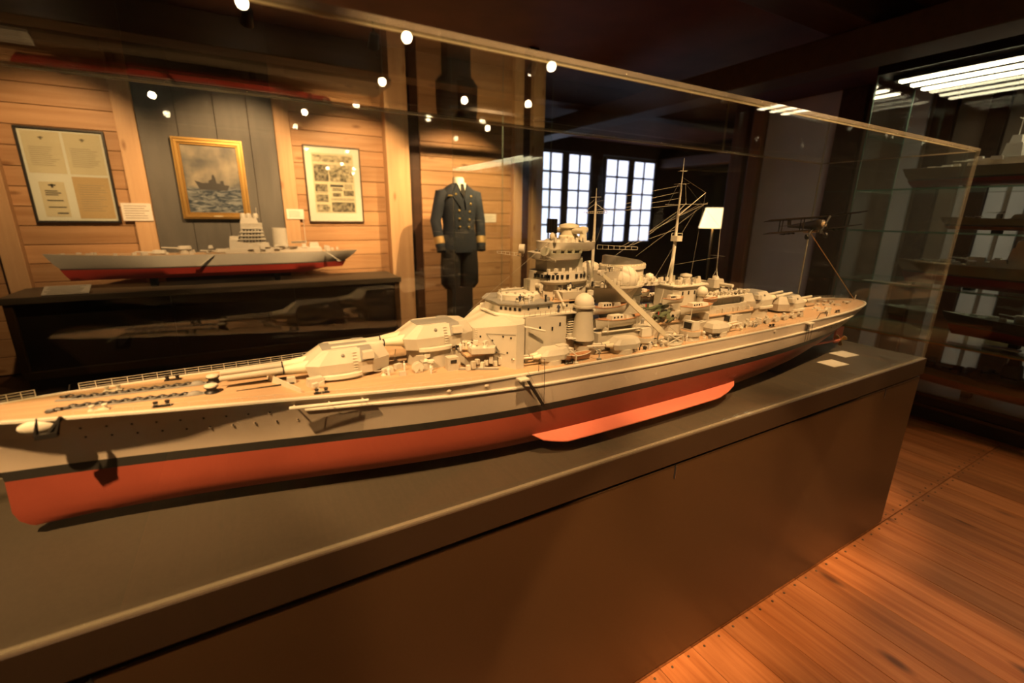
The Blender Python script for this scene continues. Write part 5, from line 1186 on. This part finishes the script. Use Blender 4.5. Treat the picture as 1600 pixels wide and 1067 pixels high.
for sg in (-1, 1):
    m = MB(); P0 = [(UX+sg*.062, UY-.10, 1.835), (UX+sg*.125, UY-.118, 1.70), (UX+sg*.03, UY-.152, 1.56), (UX+sg*.012, UY-.150, 1.66)]; m.rings([[Vector(p) for p in P0], [Vector(p)+Vector((0, .02, 0)) for p in P0]]).build('lapel', 'navy_wool', un)
for (dx, z) in ((-.085, 1.715), (.105, 1.695), (.10, 1.61), (-.05, 1.535), (.085, 1.525), (-.045, 1.445), (.082, 1.435), (-.042, 1.355), (.075, 1.35)):
    yy = UY-.132*math.sqrt(max(0, 1-(dx/.235)**2))*(1.0 if z > 1.5 else .96)-.004
    MB().sphere((UX+dx, yy, z), .0135, 10, 6, k=(1, .5, 1)).build('button', 'button_gold', un, 60)
MB().box((UX-.15, UY-.112, 1.70), (.05, .012, .012)).build('medal_bar', 'button_gold', un)
for sg in (-1, 1):
    MB().rings([elr(UX+sg*.105, .115, .12, 1.09, 16), elr(UX+sg*.118, .122, .10, .90, 16), elr(UX+sg*.122, .122, .09, .68, 16), elr(UX+sg*.10, .09, .08, .62, 16)]).build('trouser_leg', 'trouser_wool', un, 60)
MB().bx(UX-.135, UX+.135, UY-.08, UY+.10, .02, .64).bx(UX-.22, UX+.22, UY-.16, UY+.18, 0, .03).build('stand', 'matt_black', un)

# glass doors before the uniform niche
gd = thing('glass_screen', 'clear glass door panels standing before the naval uniform', 'glass panel', (2.65, 4.83, 0))
pane(2.02, 2.62, 4.82, 4.828, .03, 2.55, parent=gd, face='cabinet_glass', edge='green_edge'); pane(2.63, 3.28, 4.82, 4.828, .03, 2.55, parent=gd, face='cabinet_glass', edge='green_edge')
MB().bx(2.0, 3.30, 4.80, 4.85, 0, .03).build('bottom_rail', 'matt_black', gd)
MB().bx(2.0, 3.30, 4.80, 4.85, 2.55, 2.58).build('top_rail', 'matt_black', gd)

# standing lamp in the far room
lp = thing('floor_lamp', 'standing lamp with glowing cream shade beside the reddish post', 'lamp', (7.95, 6.0, 0))
m = MB(); m.rings([[(7.95+.26*math.cos(2*PI*i/20), 6+.26*math.sin(2*PI*i/20), 1.30) for i in range(20)], [(7.95+.17*math.cos(2*PI*i/20), 6+.17*math.sin(2*PI*i/20), 1.68) for i in range(20)]], False, False)
m.build('lamp_shade', principled('shade_glow', (.9, .8, .6), .7, 0, .3, (1.0, .68, .34), 1.5), lp, 60)
MB().cyl((7.95, 6, 0.02), (7.95, 6, 1.5), .016, None, 10).build('pole', 'brass', lp, 40); MB().lathe((7.95, 6, 0), [(.16, 0), (.15, .02), (.03, .035)], 20).build('base', 'brass', lp, 40)
pl_ = bpy.data.lights.new('lamp_bulb', 'POINT'); pl_.energy = 12; pl_.color = (1, .6, .3); pl_.shadow_soft_size = .05; po = bpy.data.objects.new('lamp_bulb', pl_); COL.objects.link(po); po.location = (7.95, 6, 1.5)

# ------------------------------------------------------------------ glass ship cabinets along the right wall
principled('tube_glow', (1, .95, .85), .4, 0, .5, (1.0, .80, .50), 10.0)
KX0, KX1, KY0, KY1, KT = 4.42, 5.08, -1.6, 2.04, 2.58
kb = thing('ship_cabinet', 'tall glass cabinet with shelves of ship models under tube lights', 'display cabinet', ((KX0+KX1)/2, (KY0+KY1)/2, 0))
bevel(MB().bx(KX0+.03, KX1, KY0, KY1, 0, .10).build('kick_base', 'matt_black', kb), .004); bevel(MB().bx(KX0, KX1, KY0, KY1, .10, .125).build('base_rail', 'plinth_paint', kb), .003)
MB().bx(KX0+.02, KX1, KY0, KY1, .125, .19).build('base_body', 'matt_black', kb)
bevel(MB().bx(KX0, KX1, KY0, KY1, .19, .215).build('cabinet_floor', 'plinth_paint', kb), .003)
MB().bx(KX0, KX1, KY0, KY1, KT, KT+.18).build('cornice', 'satin_black', kb)
ym = .20
for a, b in ((KY0+.01, ym-.002), (ym+.002, KY1-.012)): pane(KX0, KX0+.008, a, b, .216, KT-.001, parent=kb, face='cabinet_glass', edge='green_edge')
pane(KX0+.0085, KX1, KY1-.010, KY1, .216, KT-.001, parent=kb, face='cabinet_glass', edge='green_edge'); pane(KX1-.008, KX1, KY0, KY1-.011, .216, KT-.001, parent=kb, face='cabinet_glass', edge='green_edge')
for z in (.62, 1.01, 1.42, 1.735): pane(KX0+.02, KX1-.012, KY0+.02, KY1-.016, z-.012, z, 'glass_shelf', 'shelf_glass', 'green_edge', kb)
bevel(MB().bx(KX0+.03, KX1-.02, KY0+.02, KY1-.02, .594, .607).build('wooden_shelf', 'wall_wood', kb), .003) 
for x in (4.60, 4.80, 5.00):
    MB().bx(x-.055, x+.055, KY0+.05, KY1-.06, KT-.035, KT-.001).build('light_trough', 'satin_black', kb)
    MB().bx(x-.027, x+.027, KY0+.08, KY1-.09, KT-.046, KT-.0352).build('light_tube', 'tube_glow', kb)
for z in [.3+.075*i for i in range(29)]:
    pass
for yy in (KY1-.03, ym+.03):
    m = MB()
    for i in range(24): m.cyl((KX1-.03, yy, .40+.085*i), (KX1-.018, yy, .40+.085*i), .006, None, 6)
    m.build('shelf_pegs', 'steel', kb, kind='stuff')
G = 'ship models in the glass cabinet'
base_t = lambda s: [(.18, 0, s, -1, 2), (.27, .03, s, -1, 2), (.72, .03, s, 1, 2), (.82, 0, s, 1, 2)]
base_b = [(.45, 0, 0, .45, .12, .05, .95), (.40, 0, .05, .10, .09, .09, .8), (.56, 0, .05, .12, .09, .05, .9), (.40, 0, .14, .06, .06, .05, .8), (.33, 0, 0, .16, .10, .035, .95), (.335, .15, .035, .04, .04, .03, .8), (.30, -.18, .035, .04, .04, .03, .8), (.12, 0, 0, .05, .04, .02, .8), (.08, .05, 0, .04, .03, .015, .8), (.225, -.2, 0, .04, .04, .025, .8), (.36, -.28, .035, .07, .03, .025, .8)]
ship('warship_model', 'long olive hulled model on the top glass shelf of the cabinet', (4.66, 1.83, 1.735), 1.55, .22, .05, .075, -PI/2, ('olive', 'maroon', 'model_deck', 'model_light'), base_t(.4), base_b, G, .02, ((.40, .18, .16),), (), ((.5, .045, .10, .05),))
ship('warship_model', 'small slim model on the middle glass shelf of the cabinet', (4.60, 1.50, 1.42), 1.2, .14, .03, .05, -PI/2, ('olive', 'red_wood', 'model_deck', 'model_light'), base_t(.4), [(.45, 0, 0, .3, .08, .03, .9), (.4, 0, .03, .08, .06, .06, .8)], G, .02, ((.42, .08, .07),), (), ((.5, .03, .07, .03),))
ship('warship_model', 'dark hulled model with deep red bottom on the glass shelf above the dark one', (4.62, 1.72, 1.010), 1.75, .24, .085, .075, -PI/2, ('olive', 'maroon', 'model_deck', 'model_light'), base_t(.5), base_b, G, .015, ((.40, .18, .03),), (), ((.5, .045, .10, .05), (.58, .045, .10, .05)))
ship('warship_model', 'dark low model lying behind the wooden shelf front of the cabinet', (4.72, 1.38, .622), 1.6, .22, .08, .07, -PI/2, ('model_dark', 'maroon', 'model_light', 'model_grey'), base_t(.4), base_b, G, .03, (), (), ((.5, .04, .10, .05),))
ship('warship_model', 'dark model with crimson waterline on the bottom floor of the cabinet', (4.60, 1.52, .216), 1.6, .20, .07, .05, -PI/2, ('model_dark', 'maroon', 'model_dark', 'model_dark'), base_t(.45), base_b+[(.12, .1, 0, .05, .05, .04, .8), (.3, -.2, 0, .06, .05, .05, .8), (.22, .2, 0, .06, .05, .04, .8)], G, .05, ((.40, .14, .04),), (), ((.5, .04, .08, .05),))
MB().bx(4.50, 4.58, .86, 1.06, .636, .642).build('label_card', 'card_cream', None, origin=(4.54, .96, .636), label='cream card lying on the wooden shelf in the ship cabinet', category='label card')
MB().bx(4.46, 4.56, 1.55, 1.86, 1.0103, 1.0118).build('label_card', 'card_cream', None, origin=(4.51, 1.7, 1.0103), label='cream card on the glass shelf at the end pane of the cabinet', category='label card')
